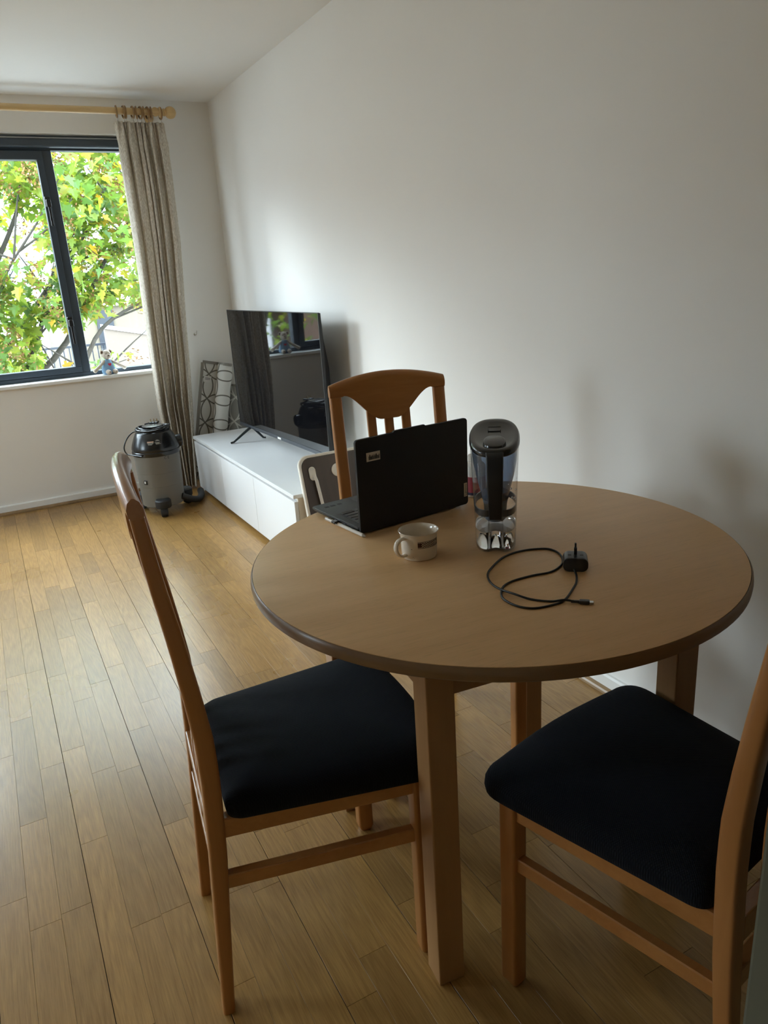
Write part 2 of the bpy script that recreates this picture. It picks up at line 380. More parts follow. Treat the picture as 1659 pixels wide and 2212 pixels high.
M['plank'] = plank_mat()
def rug_mat(name, field, line):
    m, nt, b = newmat(name); uv = N(nt, 'ShaderNodeUVMap')
    mp = N(nt, 'ShaderNodeVectorMath', operation='FRACTION'); nt.links.new(uv.outputs[0], mp.inputs[0])
    ds = []
    for c in ((0, 0, 0), (1, 0, 0), (0, 1, 0), (1, 1, 0)):
        d = N(nt, 'ShaderNodeVectorMath', operation='DISTANCE'); d.inputs[1].default_value = c; nt.links.new(mp.outputs[0], d.inputs[0])
        s = N(nt, 'ShaderNodeMath', operation='SUBTRACT'); s.inputs[1].default_value = .7071; nt.links.new(d.outputs['Value'], s.inputs[0])
        a = N(nt, 'ShaderNodeMath', operation='ABSOLUTE'); nt.links.new(s.outputs[0], a.inputs[0]); ds.append(a)
    cur = ds[0]
    for a in ds[1:]:
        mn = N(nt, 'ShaderNodeMath', operation='MINIMUM'); nt.links.new(cur.outputs[0], mn.inputs[0]); nt.links.new(a.outputs[0], mn.inputs[1]); cur = mn
    lt = N(nt, 'ShaderNodeMath', operation='LESS_THAN'); lt.inputs[1].default_value = .027; nt.links.new(cur.outputs[0], lt.inputs[0])
    mx = N(nt, 'ShaderNodeMix', data_type='RGBA'); mx.inputs[6].default_value = (*field, 1); mx.inputs[7].default_value = (*line, 1)
    nt.links.new(lt.outputs[0], mx.inputs[0]); nt.links.new(mx.outputs[2], b.inputs['Base Color']); b.inputs['Roughness'].default_value = .95
    b.inputs['Specular IOR Level'].default_value = .1
    return m
M['rug_light'] = rug_mat('rug_light_pattern', (.60, .58, .53), (.16, .145, .12))
M['rug_dark'] = rug_mat('rug_grey_pattern', (.27, .26, .235), (.62, .60, .55))
M['rug_border'] = plain('rug_border', (.24, .22, .19), .95)

# ------------------------------------------------------------------ room shell
XR, YW, H, XL, YN = 1.523, 4.996, 2.347, -3.3, -1.5
WX0, WX1, WZ0, WZ1, WT = -2.6, 1.03, .76, 2.157, .26
bm = bmesh.new()
box(bm, XL-.2, WX0, YW, YW+WT, -.1, H+.1); box(bm, WX1, XR+.2, YW, YW+WT, -.1, H+.1)
box(bm, WX0, WX1, YW, YW+WT, -.1, WZ0); box(bm, WX0, WX1, YW, YW+WT, WZ1, H+.1)
struct('wall_far', bm, M['wall'])
bm = bmesh.new(); box(bm, XR, XR+.2, YN, YW, -.1, H+.1); struct('wall_right', bm, M['wall'])
bm = bmesh.new(); SY0, SY1, SZ0, SZ1 = 2.75, 3.95, .95, 2.05
box(bm, XL-.2, XL, YN, SY0, -.1, H+.1); box(bm, XL-.2, XL, SY1, YW, -.1, H+.1)
box(bm, XL-.2, XL, SY0, SY1, -.1, SZ0); box(bm, XL-.2, XL, SY0, SY1, SZ1, H+.1); struct('wall_left', bm, M['wall'])
bm = bmesh.new()
for a, b_, c, d in ((SY0, SY1, SZ0, SZ0+.05), (SY0, SY1, SZ1-.05, SZ1), (SY0, SY0+.05, SZ0+.05, SZ1-.05), (SY1-.05, SY1, SZ0+.05, SZ1-.05)): box(bm, XL-.14, XL-.08, a, b_, c, d, .003)
w2 = struct('added_window', bm, M['frame']); bm = bmesh.new(); box(bm, XL-.113, XL-.107, SY0+.045, SY1-.045, SZ0+.045, SZ1-.045); obj('pane', bm, M['glass'], w2)  # unseen left window, added to bring more daylight onto the walls
bm = bmesh.new(); box(bm, XL-.2, XR+.2, YN-.2, YN, -.1, H+.1); struct('wall_near', bm, M['wall'])
bm = bmesh.new(); box(bm, .484, XR, .15, .30, 0, H, .004); struct('wall_doorway', bm, M['olive_grey'])
bm = bmesh.new(); box(bm, XL, XR, YN, YW, H, H+.1); struct('ceiling', bm, M['ceil'])

# floor: strips of oak, three to a board, each a piece of its own
bm = bmesh.new(); box(bm, XL, XR, YN, YW, -.1, -.012)
floor = struct('floor', bm, M['gap'])
BW = .192; SW = BW/3
planks = []
k0 = math.floor((XL+.03)/BW)
for k in range(k0, 9):
    bx = -.03+k*BW
    for s in range(3):
        x0 = bx+s*SW; x1 = x0+SW
        if x1 < XL+.01 or x0 > XR-.01: continue
        x0, x1 = max(x0, XL), min(x1, XR)
        y = YN-random.random()*.5
        while y < YW:
            L = random.uniform(.32, .68)
            a, b_ = max(y, YN), min(y+L, YW)
            if b_-a > .02: planks.append((x0, x1, a, b_, s, random.random()))
            y += L
# board ends: cut across all three strips
def plank_verts(p):
    x0, x1, a, b_, s, t = p
    gl = .0007 if s == 0 else .0002; gr = .0007 if s == 2 else .0002; ge = .0003
    c = .0002
    X0, X1, A, B = x0+gl, x1-gr, a+ge, b_-ge
    v = [(X0, A, -.012), (X1, A, -.012), (X1, B, -.012), (X0, B, -.012),
         (X0, A, -c), (X1, A, -c), (X1, B, -c), (X0, B, -c),
         (X0+c, A+c, 0), (X1-c, A+c, 0), (X1-c, B-c, 0), (X0+c, B-c, 0)]
    f = [(0, 1, 5, 4), (1, 2, 6, 5), (2, 3, 7, 6), (3, 0, 4, 7), (4, 5, 9, 8), (5, 6, 10, 9), (6, 7, 11, 10), (7, 4, 8, 11), (8, 9, 10, 11)]
    return v, f
def plank_mesh(name, ps):
    V, F, T = [], [], []
    for p in ps:
        v, f = plank_verts(p); n = len(V)
        V += v; F += [tuple(i+n for i in q) for q in f]; T += [p[5]]*9
    me = bpy.data.meshes.new(name); me.from_pydata(V, [], F); me.materials.append(M['plank'])
    at = me.attributes.new('tone', 'FLOAT', 'FACE'); at.data.foreach_set('value', T)
    o = bpy.data.objects.new(name, me); COL.objects.link(o); o.parent = floor; return o
def seen(p):
    c = Vector(((p[0]+p[1])/2, (p[2]+p[3])/2, 0))-Vector((0, 0, 1.3))
    d = c.dot(fw)
    if d < .2: return 0
    x, y = c.dot(r2)/d*FPX, c.dot(u2)/d*FPX
    if abs(x) > 1000 or abs(y) > 1250: return 0
    return (p[1]-p[0])*(p[3]-p[2])*1.3/c.length**3
planks.sort(key=seen, reverse=True)
for p in planks[:300]: plank_mesh('plank', [p])
tag(plank_mesh('plank_field', planks[300:]), kind='stuff')

def skirting(name, along, a0, a1, at_, sgn, bead_mat, kbead):
    """white skirting with a wooden bead in front of it"""
    bm = bmesh.new(); h, t = .058, .014
    prof = [(0, 0), (t, 0), (t, h-.006), (t-.005, h), (0, h)]
    def P(u, d, z): return (u, at_+sgn*d, z) if along == 'x' else (at_+sgn*d, u, z)
    loft(bm, [[P(a0, d, z) for d, z in prof], [P(a1, d, z) for d, z in prof]])
    o = struct(name, bm, M['white_paint'])
    bm = bmesh.new(); q = [(t, 0), (t+.016, 0)]+[(t+.016*math.cos(R(a)), .002+.016*math.sin(R(a))) for a in (0, 22, 45, 67, 90)]
    loft(bm, [[P(a0, d, z) for d, z in q], [P(a1, d, z) for d, z in q]])
    struct(kbead, bm, bead_mat)
    return o
skirting('baseboard_far', 'x', XL, XR-.016, YW, -1, M['bead'], 'trim_1')
skirting('baseboard_right', 'y', .30, YW-.03, XR, -1, M['bead'], 'trim_2')

# ------------------------------------------------------------------ window
win = tag(bpy.data.objects.new('window_1', None), kind='structure'); COL.objects.link(win)
FY0, FY1 = 5.085, 5.145
SZ = .778
bm = bmesh.new(); box(bm, WX0-.02, WX1+.02, 4.968, FY0+.02, SZ-.022, SZ, .004); struct('trim_3', bm, M['sill'])
bm = bmesh.new()
MX0, MX1 = .497, .580
box(bm, WX0, WX1, FY0, FY1, 2.079, WZ1-.004, .003)            # head
box(bm, WX0, WX1, FY0, FY1, SZ, SZ+.024, .003)                 # bottom
box(bm, WX1-.03, WX1, FY0, FY1, SZ+.024, 2.079, .003); box(bm, WX0, WX0+.05, FY0, FY1, SZ+.024, 2.079, .003)
obj('frame', bm, M['frame'], win)
bm = bmesh.new(); box(bm, WX0, WX1, FY0-.055, FY0+.002, 2.090, 2.136, .012, 3); obj('head_trim', bm, M['frame'], win)
bm = bmesh.new(); box(bm, WX0, WX1, FY0-.02, FY0+.01, 2.140, 2.147); obj('seal_strip', bm, M['white_paint'], win)
bm = bmesh.new(); box(bm, MX0+.022, MX1, FY0, FY1, SZ+.024, 2.079, .003); obj('mullion', bm, M['frame'], win)
bm = bmesh.new(); box(bm, -.44, -.36, FY0, FY1, SZ+.024, 2.079, .003); obj('mullion', bm, M['frame'], win)
def sash(x0, x1):
    bm = bmesh.new(); z0, z1, y0, y1 = SZ+.026, 2.077, FY0-.012, FY1-.01; w = .037
    box(bm, x0, x1, y0, y1, z0, z0+w, .003); box(bm, x0, x1, y0, y1, z1-w-.012, z1, .003)
    box(bm, x0, x0+w, y0, y1, z0+w, z1-w-.012, .003); box(bm, x1-w, x1, y0, y1, z0+w, z1-w-.012, .003)
    s = obj('sash', bm, M['frame'], win)
    bm = bmesh.new(); box(bm, x0+w-.004, x1-w+.004, y0+.025, y0+.031, z0+w-.004, z1-w-.008); obj('pane', bm, M['glass'], s)
    return s
s1 = sash(-.355, MX0+.034)
def pane(x0, x1):
    bm = bmesh.new(); box(bm, x0, x1, FY0+.028, FY0+.034, SZ+.02, 2.083); obj('pane', bm, M['glass'], win)
pane(MX1-.004, WX1-.026); pane(-1.644, -.436)
bm = bmesh.new(); box(bm, -1.72, -1.64, FY0, FY1, SZ+.024, 2.079, .003); obj('mullion', bm, M['frame'], win)
s2 = sash(WX0+.03, -1.70)
for hz in (1.80, 1.115):
    bm = bmesh.new(); hx = .512
    box(bm, hx-.016, hx+.016, FY0-.030, FY0-.011, hz-.028, hz+.03, .005)
    box(bm, hx-.012, hx+.014, FY0-.052, FY0-.028, hz-.03, hz+.012, .005)
    box(bm, hx-.006, hx+.008, FY0-.05, FY0-.036, hz-.135, hz-.02, .004)
    obj('handle', bm, M['black_metal'], s1)

# ------------------------------------------------------------------ dining table
TC = (.845, 1.177); TZ = .742; TRAD = .494
tb = thing('dining_table', 'round beech dining table with four square legs, laptop and jug on it', 'table', (*TC, 0), R(-5.8))
bm = bmesh.new(); n = 128
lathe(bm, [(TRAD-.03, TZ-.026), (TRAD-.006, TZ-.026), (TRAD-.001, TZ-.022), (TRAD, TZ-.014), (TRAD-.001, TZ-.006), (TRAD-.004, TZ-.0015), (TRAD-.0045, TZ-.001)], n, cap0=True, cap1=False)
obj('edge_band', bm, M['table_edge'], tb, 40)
bm = bmesh.new(); lathe(bm, [(TRAD-.0055, TZ-.004), (TRAD-.0055, TZ-.0005), (TRAD-.0065, TZ)], n); obj('tabletop', bm, M['laminate'], tb, 30)
HL, LW = .292, .053
def leg_bm(sx, sy):
    bm = bmesh.new(); x0, x1 = sorted((sx*HL, sx*(HL-LW))); y0, y1 = sorted((sy*HL, sy*(HL-LW)))
    box(bm, x0, x1, y0, y1, 0, TZ-.026, .0025); return bm
for sx in (-1, 1):
    for sy in (-1, 1): obj('leg', leg_bm(sx, sy), M['beech_leg'], tb)
AZ0 = .615; e = HL-LW; ins = .012
for sy in (-1, 1):
    bm = bmesh.new(); y0, y1 = sorted((sy*(HL-ins), sy*(HL-ins-.02))); box(bm, -e, e, y0, y1, AZ0, TZ-.026, .001); obj('apron', bm, M['beech_leg'], tb)
    bm = bmesh.new(); box(bm, y0, y1, -e, e, AZ0, TZ-.026, .001); obj('apron', bm, M['beech_leg'], tb)

# ------------------------------------------------------------------ dining chairs
PZ = [(0, .008, .022), (.2, .022, .027), (.36, .034, .031), (.5, .040, .032), (.58, .040, .032), (.66, .033, .030), (.76, .022, .027), (.88, .006, .024), (.98, -.004, .022), (1.05, -.008, .022)]
def prof(z):
    for (z0, s0, d0), (z1, s1, d1) in zip(PZ, PZ[1:]):
        if z <= z1:
            t = (z-z0)/(z1-z0); return s0+(s1-s0)*t, d0+(d1-d0)*t
    return PZ[-1][1:]
JZ = .978
def rrect3(cx, cy, z, w, d, r=.006):
    return [(x, y, z) for x, y in rrect(w, d, min(r, d*.4), 3, cx, cy)]
def make_chair(label):
    t = thing('dining_chair', label, 'chair', group='beech dining chairs with dark seats')
    for sx in (-1, 1):
        bm = bmesh.new(); rings = []
        for i in range(26):
            z = JZ*i/25; s, d = prof(z); rings.append(rrect3(sx*.151, s, z, .033, d))
        loft(bm, rings); obj('back_post', bm, M['beech'], t, 40)
        bm = bmesh.new()
        rings = [rrect3(sx*.186, .404, 0, .024, .026), rrect3(sx*.188, .404, .012, .034, .036), rrect3(sx*.188, .404, .40, .036, .036), rrect3(sx*.188, .404, .424, .036, .036)]
        loft(bm, rings); obj('front_leg', bm, M['beech'], t, 40)
        for nm, z0, z1, th in (('seat_rail', .384, .424, .022), ('stretcher', .275, .304, .019)):
            bm = bmesh.new(); A = (sx*.151, prof(z0)[0]+.006); B = (sx*.188, .395)
            pts = []
            for (x, y) in (A, B): pts.append([(x-th/2, y, z0), (x+th/2, y, z0), (x+th/2, y, z1), (x-th/2, y, z1)])
            loft(bm, pts); bmesh.ops.bevel(bm, geom=bm.edges[:], offset=.002, segments=1, affect='EDGES')
            obj(nm, bm, M['beech_rail'], t)
    bm = bmesh.new(); box(bm, -.171, .171, .393, .415, .378, .424, .002); obj('seat_rail', bm, M['beech_rail'], t)
    bm = bmesh.new(); box(bm, -.135, .135, .022, .044, .378, .424, .002); obj('seat_rail', bm, M['beech_rail'], t)
    bm = bmesh.new(); box(bm, -.135, .135, .020, .041, .292, .328, .002); obj('low_back_rail', bm, M['beech_rail'], t)
    # shaped top rail
    def topz(x): return 1.036-.026*(x/.1675)**2
    def botz(x):
        a = abs(x)
        if a > .128: return JZ
        u = max(0, min(1, (a-.022)/(.128-.022))); u = u*u*(3-2*u)
        return .905+(JZ+.002-.905)*u
    bm = bmesh.new(); rings = []
    for i in range(49):
        x = -.1675+.335*i/48; a, b_ = botz(x), topz(x); ring = []
        zs = [(a, 1), (a+.25*(b_-a), 0), (b_-.016, 0), (b_-.006, .35), (b_, 1)]
        front = []; back = []
        bow = -.010*(1-(x/.1675)**2)
        for z, ins in zs:
            s, d = prof(z); d = d/2+.001; inset = .0025 if z == a else (.010 if ins == 1 else (.0035 if ins else 0))
            front.append((x, s+bow+d-inset, z)); back.append((x, s+bow-d+inset, z))
        rings.append(front+back[::-1])
    loft(bm, rings); obj('top_rail', bm, M['beech_rail'], t, 45)
    for x in (-.051, 0, .051):
        bm = bmesh.new(); rings = []; zt = botz(x)+.012
        for i in range(17):
            z = .326+(zt-.326)*i/16; s, d = prof(z); f = -.010*(1-(x/.1675)**2)*max(0, (z-.5)/.5)
            rings.append(rrect3(x, s-.004+f, z, .0255, .012, .003))
        loft(bm, rings); obj('slat', bm, M['beech'], t, 40)
    # cushion
    def outline():
        # rounded trapezoid with a bowed front
        C4 = [(-.171, .0575, .026), (.171, .0575, .026), (.228, .463, .058), (-.228, .463, .058)]
        P = []
        for i, (x, y, r) in enumerate(C4):
            p0 = Vector(C4[i-1][:2]); p1 = Vector((x, y)); p2 = Vector(C4[(i+1) % 4][:2])
            a = p1+(p0-p1).normalized()*r; b_ = p1+(p2-p1).normalized()*r
            for j in range(9):
                s = j/8; P.append((1-s)**2*a+2*s*(1-s)*p1+s*s*b_)
            for j in range(1, 6): 
                q = b_.lerp(p2+(p1-p2).normalized()*C4[(i+1) % 4][2], j/6)
                if i == 2: q.y += .012*math.sin(math.pi*j/6)
                P.append(q)
        return P
    O = outline(); c = Vector((0, .26)); bm = bmesh.new(); rings = []
    for k, z in ((.80, .420), (.965, .418), (.992, .424), (1.0, .436), (.995, .448), (.978, .457), (.93, .4655), (.85, .472), (.7, .4785), (.5, .483), (.28, .4855), (.1, .486)):
        rings.append([((c+(p-c)*k).x, (c+(p-c)*k).y, z) for p in O])
    loft(bm, rings); obj('seat_cushion', bm, M['seat'], t, 60)
    return t
chA = make_chair('beech dining chair with dark seat, side-on left of the table, nearest the open floor')
chB = dup(chA); chB['label'] = 'beech dining chair with dark seat at lower right, cut off by the picture edge'
chC = dup(chA); chC['label'] = 'beech dining chair facing the camera behind the open laptop'
chA.location = (.173, 1.239, 0); chA.rotation_euler = (0, 0, math.atan2(-.992, -.125))
chB.location = (.905, .488, 0); chB.rotation_euler = (0, 0, R(9.5))
chC.location = (.968, 1.815, 0); chC.rotation_euler = (0, 0, R(169.5))

# ------------------------------------------------------------------ tv bench
bn = thing('tv_bench', 'long low white bench with three flap doors under the television', 'tv bench', (1.075, 4.705, 0), math.atan2(-.020, -1.69)+math.pi/2*0)
# local frame: bench drawn along -Y with front facing -X
bn.rotation_euler = (0, 0, math.atan2(.020, 1.69))
BL, BD = 1.69, .425
bm = bmesh.new(); box(bm, 0, BD, -BL, 0, .347, .365, .001); obj('top_panel', bm, M['melamine'], bn)
bm = bmesh.new(); box(bm, .022, BD, -BL+.001, -BL+.019, 0, .347, .001); obj('side_panel', bm, M['melamine_end'], bn)
bm = bmesh.new(); box(bm, .022, BD, -.019, -.001, 0, .347, .001); obj('side_panel', bm, M['melamine'], bn)
bm = bmesh.new(); box(bm, .03, BD, -BL+.019, -.019, .05, .066); box(bm, BD-.012, BD, -BL+.019, -.019, .066, .347); box(bm, .026, .04, -BL+.019, -.019, .325, .347)
for y in (-.56, -1.125): box(bm, .03, BD-.012, y-.009, y+.009, .066, .347)
obj('carcass', bm, M['melamine'], bn)
bm = bmesh.new(); box(bm, .05, .066, -BL+.02, -.02, 0, .05, .001); obj('plinth', bm, M['melamine_end'], bn)
for a, b_ in ((-.5605, -.001), (-1.1255, -.5635), (-BL+.001, -1.1285)):
    bm = bmesh.new(); box(bm, .003, .021, a, b_, .030, .332, .0012); obj('door', bm, M['melamine'], bn)

# ------------------------------------------------------------------ television
pf, pn = Vector((1.323, 4.45, 0)), Vector((1.381, 3.222, 0))
d_ = (pn-pf).normalized(); TL = (pn-pf).length
tv = thing('television', 'flat black television on two splayed feet on the white bench', 'television', (pf.x, pf.y, .365), math.atan2(d_.y, d_.x))
# local +X runs along the screen to the near end, local -Y is the viewing side
z0, z1 = .080, .768
def tvbox(x0, x1, y0, y1, za, zb, bev=.001):
    bm = bmesh.new(); box(bm, x0, x1, y0, y1, za, zb, bev); return bm
sgn = -1
# which side is the room? the normal towards -X of the room
obj('case', (lambda b: (loft(b, [[(x, y, z) for x, z in ((.002, z0), (TL-.002, z0), (TL-.002, z1-.002), (.002, z1-.002))] if i < 2 else [(x, y, z) for x, z in ((.02+k, z0+.012), (TL-.02-k, z0+.012), (TL-.02-k, zz), (.02+k, zz))] for i, (y, k, zz) in enumerate(((0.001, 0, 0), (.012, 0, 0), (.030, .01, z1-.12), (.058, .03, z1-.26)))]), b)[1])(bmesh.new()), M['tvcase'], tv)
obj('screen', tvbox(.006, TL-.006, -.0015, .002, z0+.018, z1-.004, 0), M['tvscreen'], tv)
bm = bmesh.new(); box(bm, 0, TL, -.004, .004, z0-.002, z0+.0175, .001); obj('lower_bezel', bm, M['tvbezel'], tv)
bm = bmesh.new(); box(bm, 0, .0055, -.0025, .004, z0+.0175, z1); box(bm, TL-.0055, TL, -.0025, .004, z0+.0175, z1); box(bm, .0055, TL-.0055, -.0025, .004, z1-.0035, z1); obj('bezel', bm, M['tvcase'], tv)
bm = bmesh.new(); box(bm, TL/2-.022, TL/2+.022, -.0048, -.0035, z0+.001, z0+.012); obj('badge', bm, M['print_white'], tv)
for fx in (.16, TL-.075):
    bm = bmesh.new()
    tube(bm, [(fx, .02, z0+.012), (fx, -.02, z0-.012), (fx-.006, -.110, .008), (fx-.008, -.130, .0055)], [.010, .009, .006, .0055], 8)
    tube(bm, [(fx, .02, z0-.004), (fx+.004, .075, .008), (fx+.005, .090, .0055)], [.009, .006, .0055], 8)
    obj('foot', bm, M['tvfoot'], tv, 50)

# ------------------------------------------------------------------ curtain pole, rings, curtain
RY, RZ = 4.815, 2.247
pole = thing('curtain_pole', 'pale pine curtain pole with a ball finial above the window', 'curtain pole', (0, RY, RZ))
bm = bmesh.new(); lathe(bm, [(.0185, -3.0), (.0185, 1.172)], 24, axis='x'); obj('rod', bm, M['pine'], pole, 40)
fp = [(.0185, 1.170), (.026, 1.172), (.029, 1.178), (.026, 1.185), (.019, 1.190), (.018, 1.196), (.022, 1.202)]
fp += [(.0335*math.sin(R(a)), 1.2375-.0345*math.cos(R(a))) for a in range(30, 181, 15)]
bm = bmesh.new(); lathe(bm, fp, 28, axis='x'); obj('finial', bm, M['pine'], pole, 60)
for bx_ in (1.150, -1.2, -2.9):
    bm = bmesh.new(); lathe(bm, [(.027, .181), (.027, .170), (.014, .165), (.013, .03), (.024, .0), (.024, -.012)], 20, axis='y'); 
    for v in bm.verts: v.co.x += bx_
    obj('bracket', bm, M['pine'], pole, 40)
def make_ring(label):
    r = thing('curtain_ring', label, 'curtain ring', group='wooden rings on the curtain pole')
    bm = bmesh.new(); n = 28; rings = []
    for i in range(n):
        a = 2*math.pi*i/n; c = Vector((0, math.cos(a)*.0297, math.sin(a)*.0297)); u = c.normalized()
        rings.append([c+u*(.005*math.cos(b))+Vector((.0048*math.sin(b), 0, 0)) for b in [2*math.pi*k/10 for k in range(10)]])
    V = loft(bm, rings, False, False)
    for i in range(10): bm.faces.new((V[-1][i], V[-1][(i+1) % 10], V[0][(i+1) % 10], V[0][i]))
    obj('hoop', bm, M['ringwood'], r, 60)
    bm = bmesh.new(); tube(bm, [(0, 0, -.034), (0, 0, -.043), (.003, 0, -.046), (0, .003, -.049)], .0014, 6); obj('eyelet', bm, M['steel'], r)
    return r
rxs = [(.946, -6), (.985, 4), (.996, -3), (1.036, 5), (1.058, -14), (1.080, 10), (1.100, -12), (1.121, 6), (1.142, -8), (1.196, 3)]
ordn = ['first', 'second', 'third', 'fourth', 'fifth', 'sixth', 'seventh', 'eighth', 'ninth', 'tenth']
ring0 = None
for i, (x, a) in enumerate(rxs):
    lb = 'wooden curtain ring on the pine pole, %s from the left' % ordn[i]
    if ring0 is None: ring0 = rg = make_ring(lb)
    else: rg = dup(ring0); rg['label'] = lb
    rg.location = (x*.987, RY, RZ-.0060); rg.rotation_euler = (0, 0, R(a))

CT = 2.191
def lerpt(tab, z):
    for (z0_, v0), (z1_, v1) in zip(tab, tab[1:]):
        if z >= z1_: return v0+(v1-v0)*(z0_-z)/(z0_-z1_)
    return tab[-1][1]
LE = [(CT, .912), (1.6, .912), (1.2, .908), (.8, .906), (.55, .905), (.2, .935), (0, .955)]
RE = [(CT, 1.196), (1.9, 1.200), (1.55, 1.194), (1.2, 1.172), (.76, 1.148), (.46, 1.128), (0, 1.085)]
bm = bmesh.new(); NU, NV = 220, 90; rows = []
random.seed(3)
ph = [random.uniform(0, 6.28) for _ in range(6)]
for j in range(NV+1):
    z = CT-(CT-.012)*j/NV; row = []
    head = max(0, min(1, (z-2.08)/.10))
    xl, xr = lerpt(LE, z), lerpt(RE, z)
    for i in range(NU+1):
        u = i/NU
        uu = u+.035*math.sin(2*math.pi*1.6*u+1.0)+.018*math.sin(2*math.pi*3.3*u+2.0)
        f1 = math.sin(2*math.pi*(6.5*uu)+.7*math.sin(2.2*z+ph[0])+.5*math.sin(5*u+ph[1]))
        f2 = math.sin(2*math.pi*15.5*uu+ph[2]+1.2*math.sin(1.3*z))
        amp = .034*(1-head)+.010*head
        y = amp*f1+(.0075+.004*head)*f2+.004*math.sin(9*z+7*u+ph[3])
        pin = math.exp(-((z-2.075)/.03)**2)
        y *= (1-.45*pin)
        x = xl+(xr-xl)*u+.010*(1-head)*math.cos(2*math.pi*6.5*uu+ph[4]+.4*z)
        row.append(bm.verts.new((x, RY+y+.004*math.sin(2.5*z), z)))
    rows.append(row)
for a, b_ in zip(rows, rows[1:]):
    for i in range(NU): bm.faces.new((a[i], a[i+1], b_[i+1], b_[i]))
cu = obj('curtain', bm, M['curtain'], None, 180)
md = cu.modifiers.new('cloth thickness', 'SOLIDIFY'); md.thickness = .0016
tag(cu, 'beige linen curtain gathered to the right of the window', 'curtain')

hk = thing('tieback_hook', 'small metal curtain tieback hook on the wall beside the curtain', 'hook', (1.251, YW, .974))
bm = bmesh.new(); lathe(bm, [(.009, 0), (.009, -.003), (.004, -.006)], 14, axis='y'); obj('rose', bm, M['steel'], hk, 40)
bm = bmesh.new(); tube(bm, spline([(0, -.004, 0), (0, -.022, -.004), (.003, -.03, .006), (.008, -.026, .018), (.010, -.018, .022)], 4), .0026, 8); obj('hook_arm', bm, M['steel'], hk, 60)

# ------------------------------------------------------------------ rolled rugs behind the bench
def rug(name, label, mat, foot, lean, w_flat, rr, Hh, rz, thick=.010, tagged=False, uvs=(6.2, 6.2)):
    t = thing(name, label, 'rug', foot, rz, 'rolled rugs behind the bench')
    t.rotation_euler = (R(lean[0]), R(lean[1]), rz)
    # plan profile: flat flap running into a roll
    P = [(-w_flat+w_flat*i/10, 0) for i in range(10)]
    for i in range(41):
        a = 1.55*2*math.pi*i/40; r = rr*(1-.22*i/40)
        P.append((r*math.sin(a), -rr+r*math.cos(a)) if False else (r*math.sin(a), rr-(r*math.cos(a))-rr if False else -(rr-r*math.cos(a))*-1 if False else (rr*0)+(-rr+r*math.cos(a))))
    s = [0]
    for (x0_, y0_), (x1_, y1_) in zip(P, P[1:]): s.append(s[-1]+math.hypot(x1_-x0_, y1_-y0_))
    bm = bmesh.new(); uvl = bm.loops.layers.uv.new('UVMap'); NZ = 14; V = []
    for j in range(NZ+1): V.append([bm.verts.new((x, y, Hh*j/NZ)) for x, y in P])
    for j in range(NZ):
        for i in range(len(P)-1):
            f = bm.faces.new((V[j][i], V[j][i+1], V[j+1][i+1], V[j+1][i]))
            for l, (ii, jj) in zip(f.loops, ((i, j), (i+1, j), (i+1, j+1), (i, j+1))): l[uvl].uv = (s[ii]*uvs[0]+.22, Hh*jj/NZ*uvs[1]+.1)
    o = obj('pile', bm, mat, t, 180); md = o.modifiers.new('pile thickness', 'SOLIDIFY'); md.thickness = thick; md.offset = 0
    # bound border along the free edge and the top
    bm = bmesh.new(); box(bm, -w_flat-.012, -w_flat+.006, -.007, .007, 0, Hh, .002); obj('side_binding', bm, M['rug_border'], t)
    bm = bmesh.new(); Pt = P[:34]
    rings = [[(x, y-.0065, Hh-.004), (x, y+.0065, Hh-.004), (x, y+.0065, Hh+.014), (x, y-.0065, Hh+.014)] for x, y in Pt]
    loft(bm, rings); obj('end_binding', bm, M['rug_border'], t)
    if tagged:
        bm = bmesh.new(); box(bm, -w_flat+.012, -w_flat+.062, -.0105, -.0085, Hh-.125, Hh-.085); o = obj('care_label', bm, M['print_white'], t); o['label'] = 'white care label'
        bm = bmesh.new(); box(bm, -w_flat+.020, -w_flat+.055, -.0112, -.0105, Hh-.100, Hh-.097); box(bm, -w_flat+.020, -w_flat+.055, -.0112, -.0105, Hh-.108, Hh-.105); obj('label_print', bm, M['ink'], o)
    return t
rug('rolled_rug', 'pale half-rolled rug with dark leaf outlines, standing behind the white bench', M['rug_light'], (1.212, 4.895, .006), (-2.0, 13.5), .135, .048, .78, R(4), tagged=True)
rug('rolled_rug', 'grey rolled rug with pale lines, between the pale rug and the television', M['rug_dark'], (1.325, 4.925, .006), (-2.0, 13.0), .04, .048, .62, R(8))

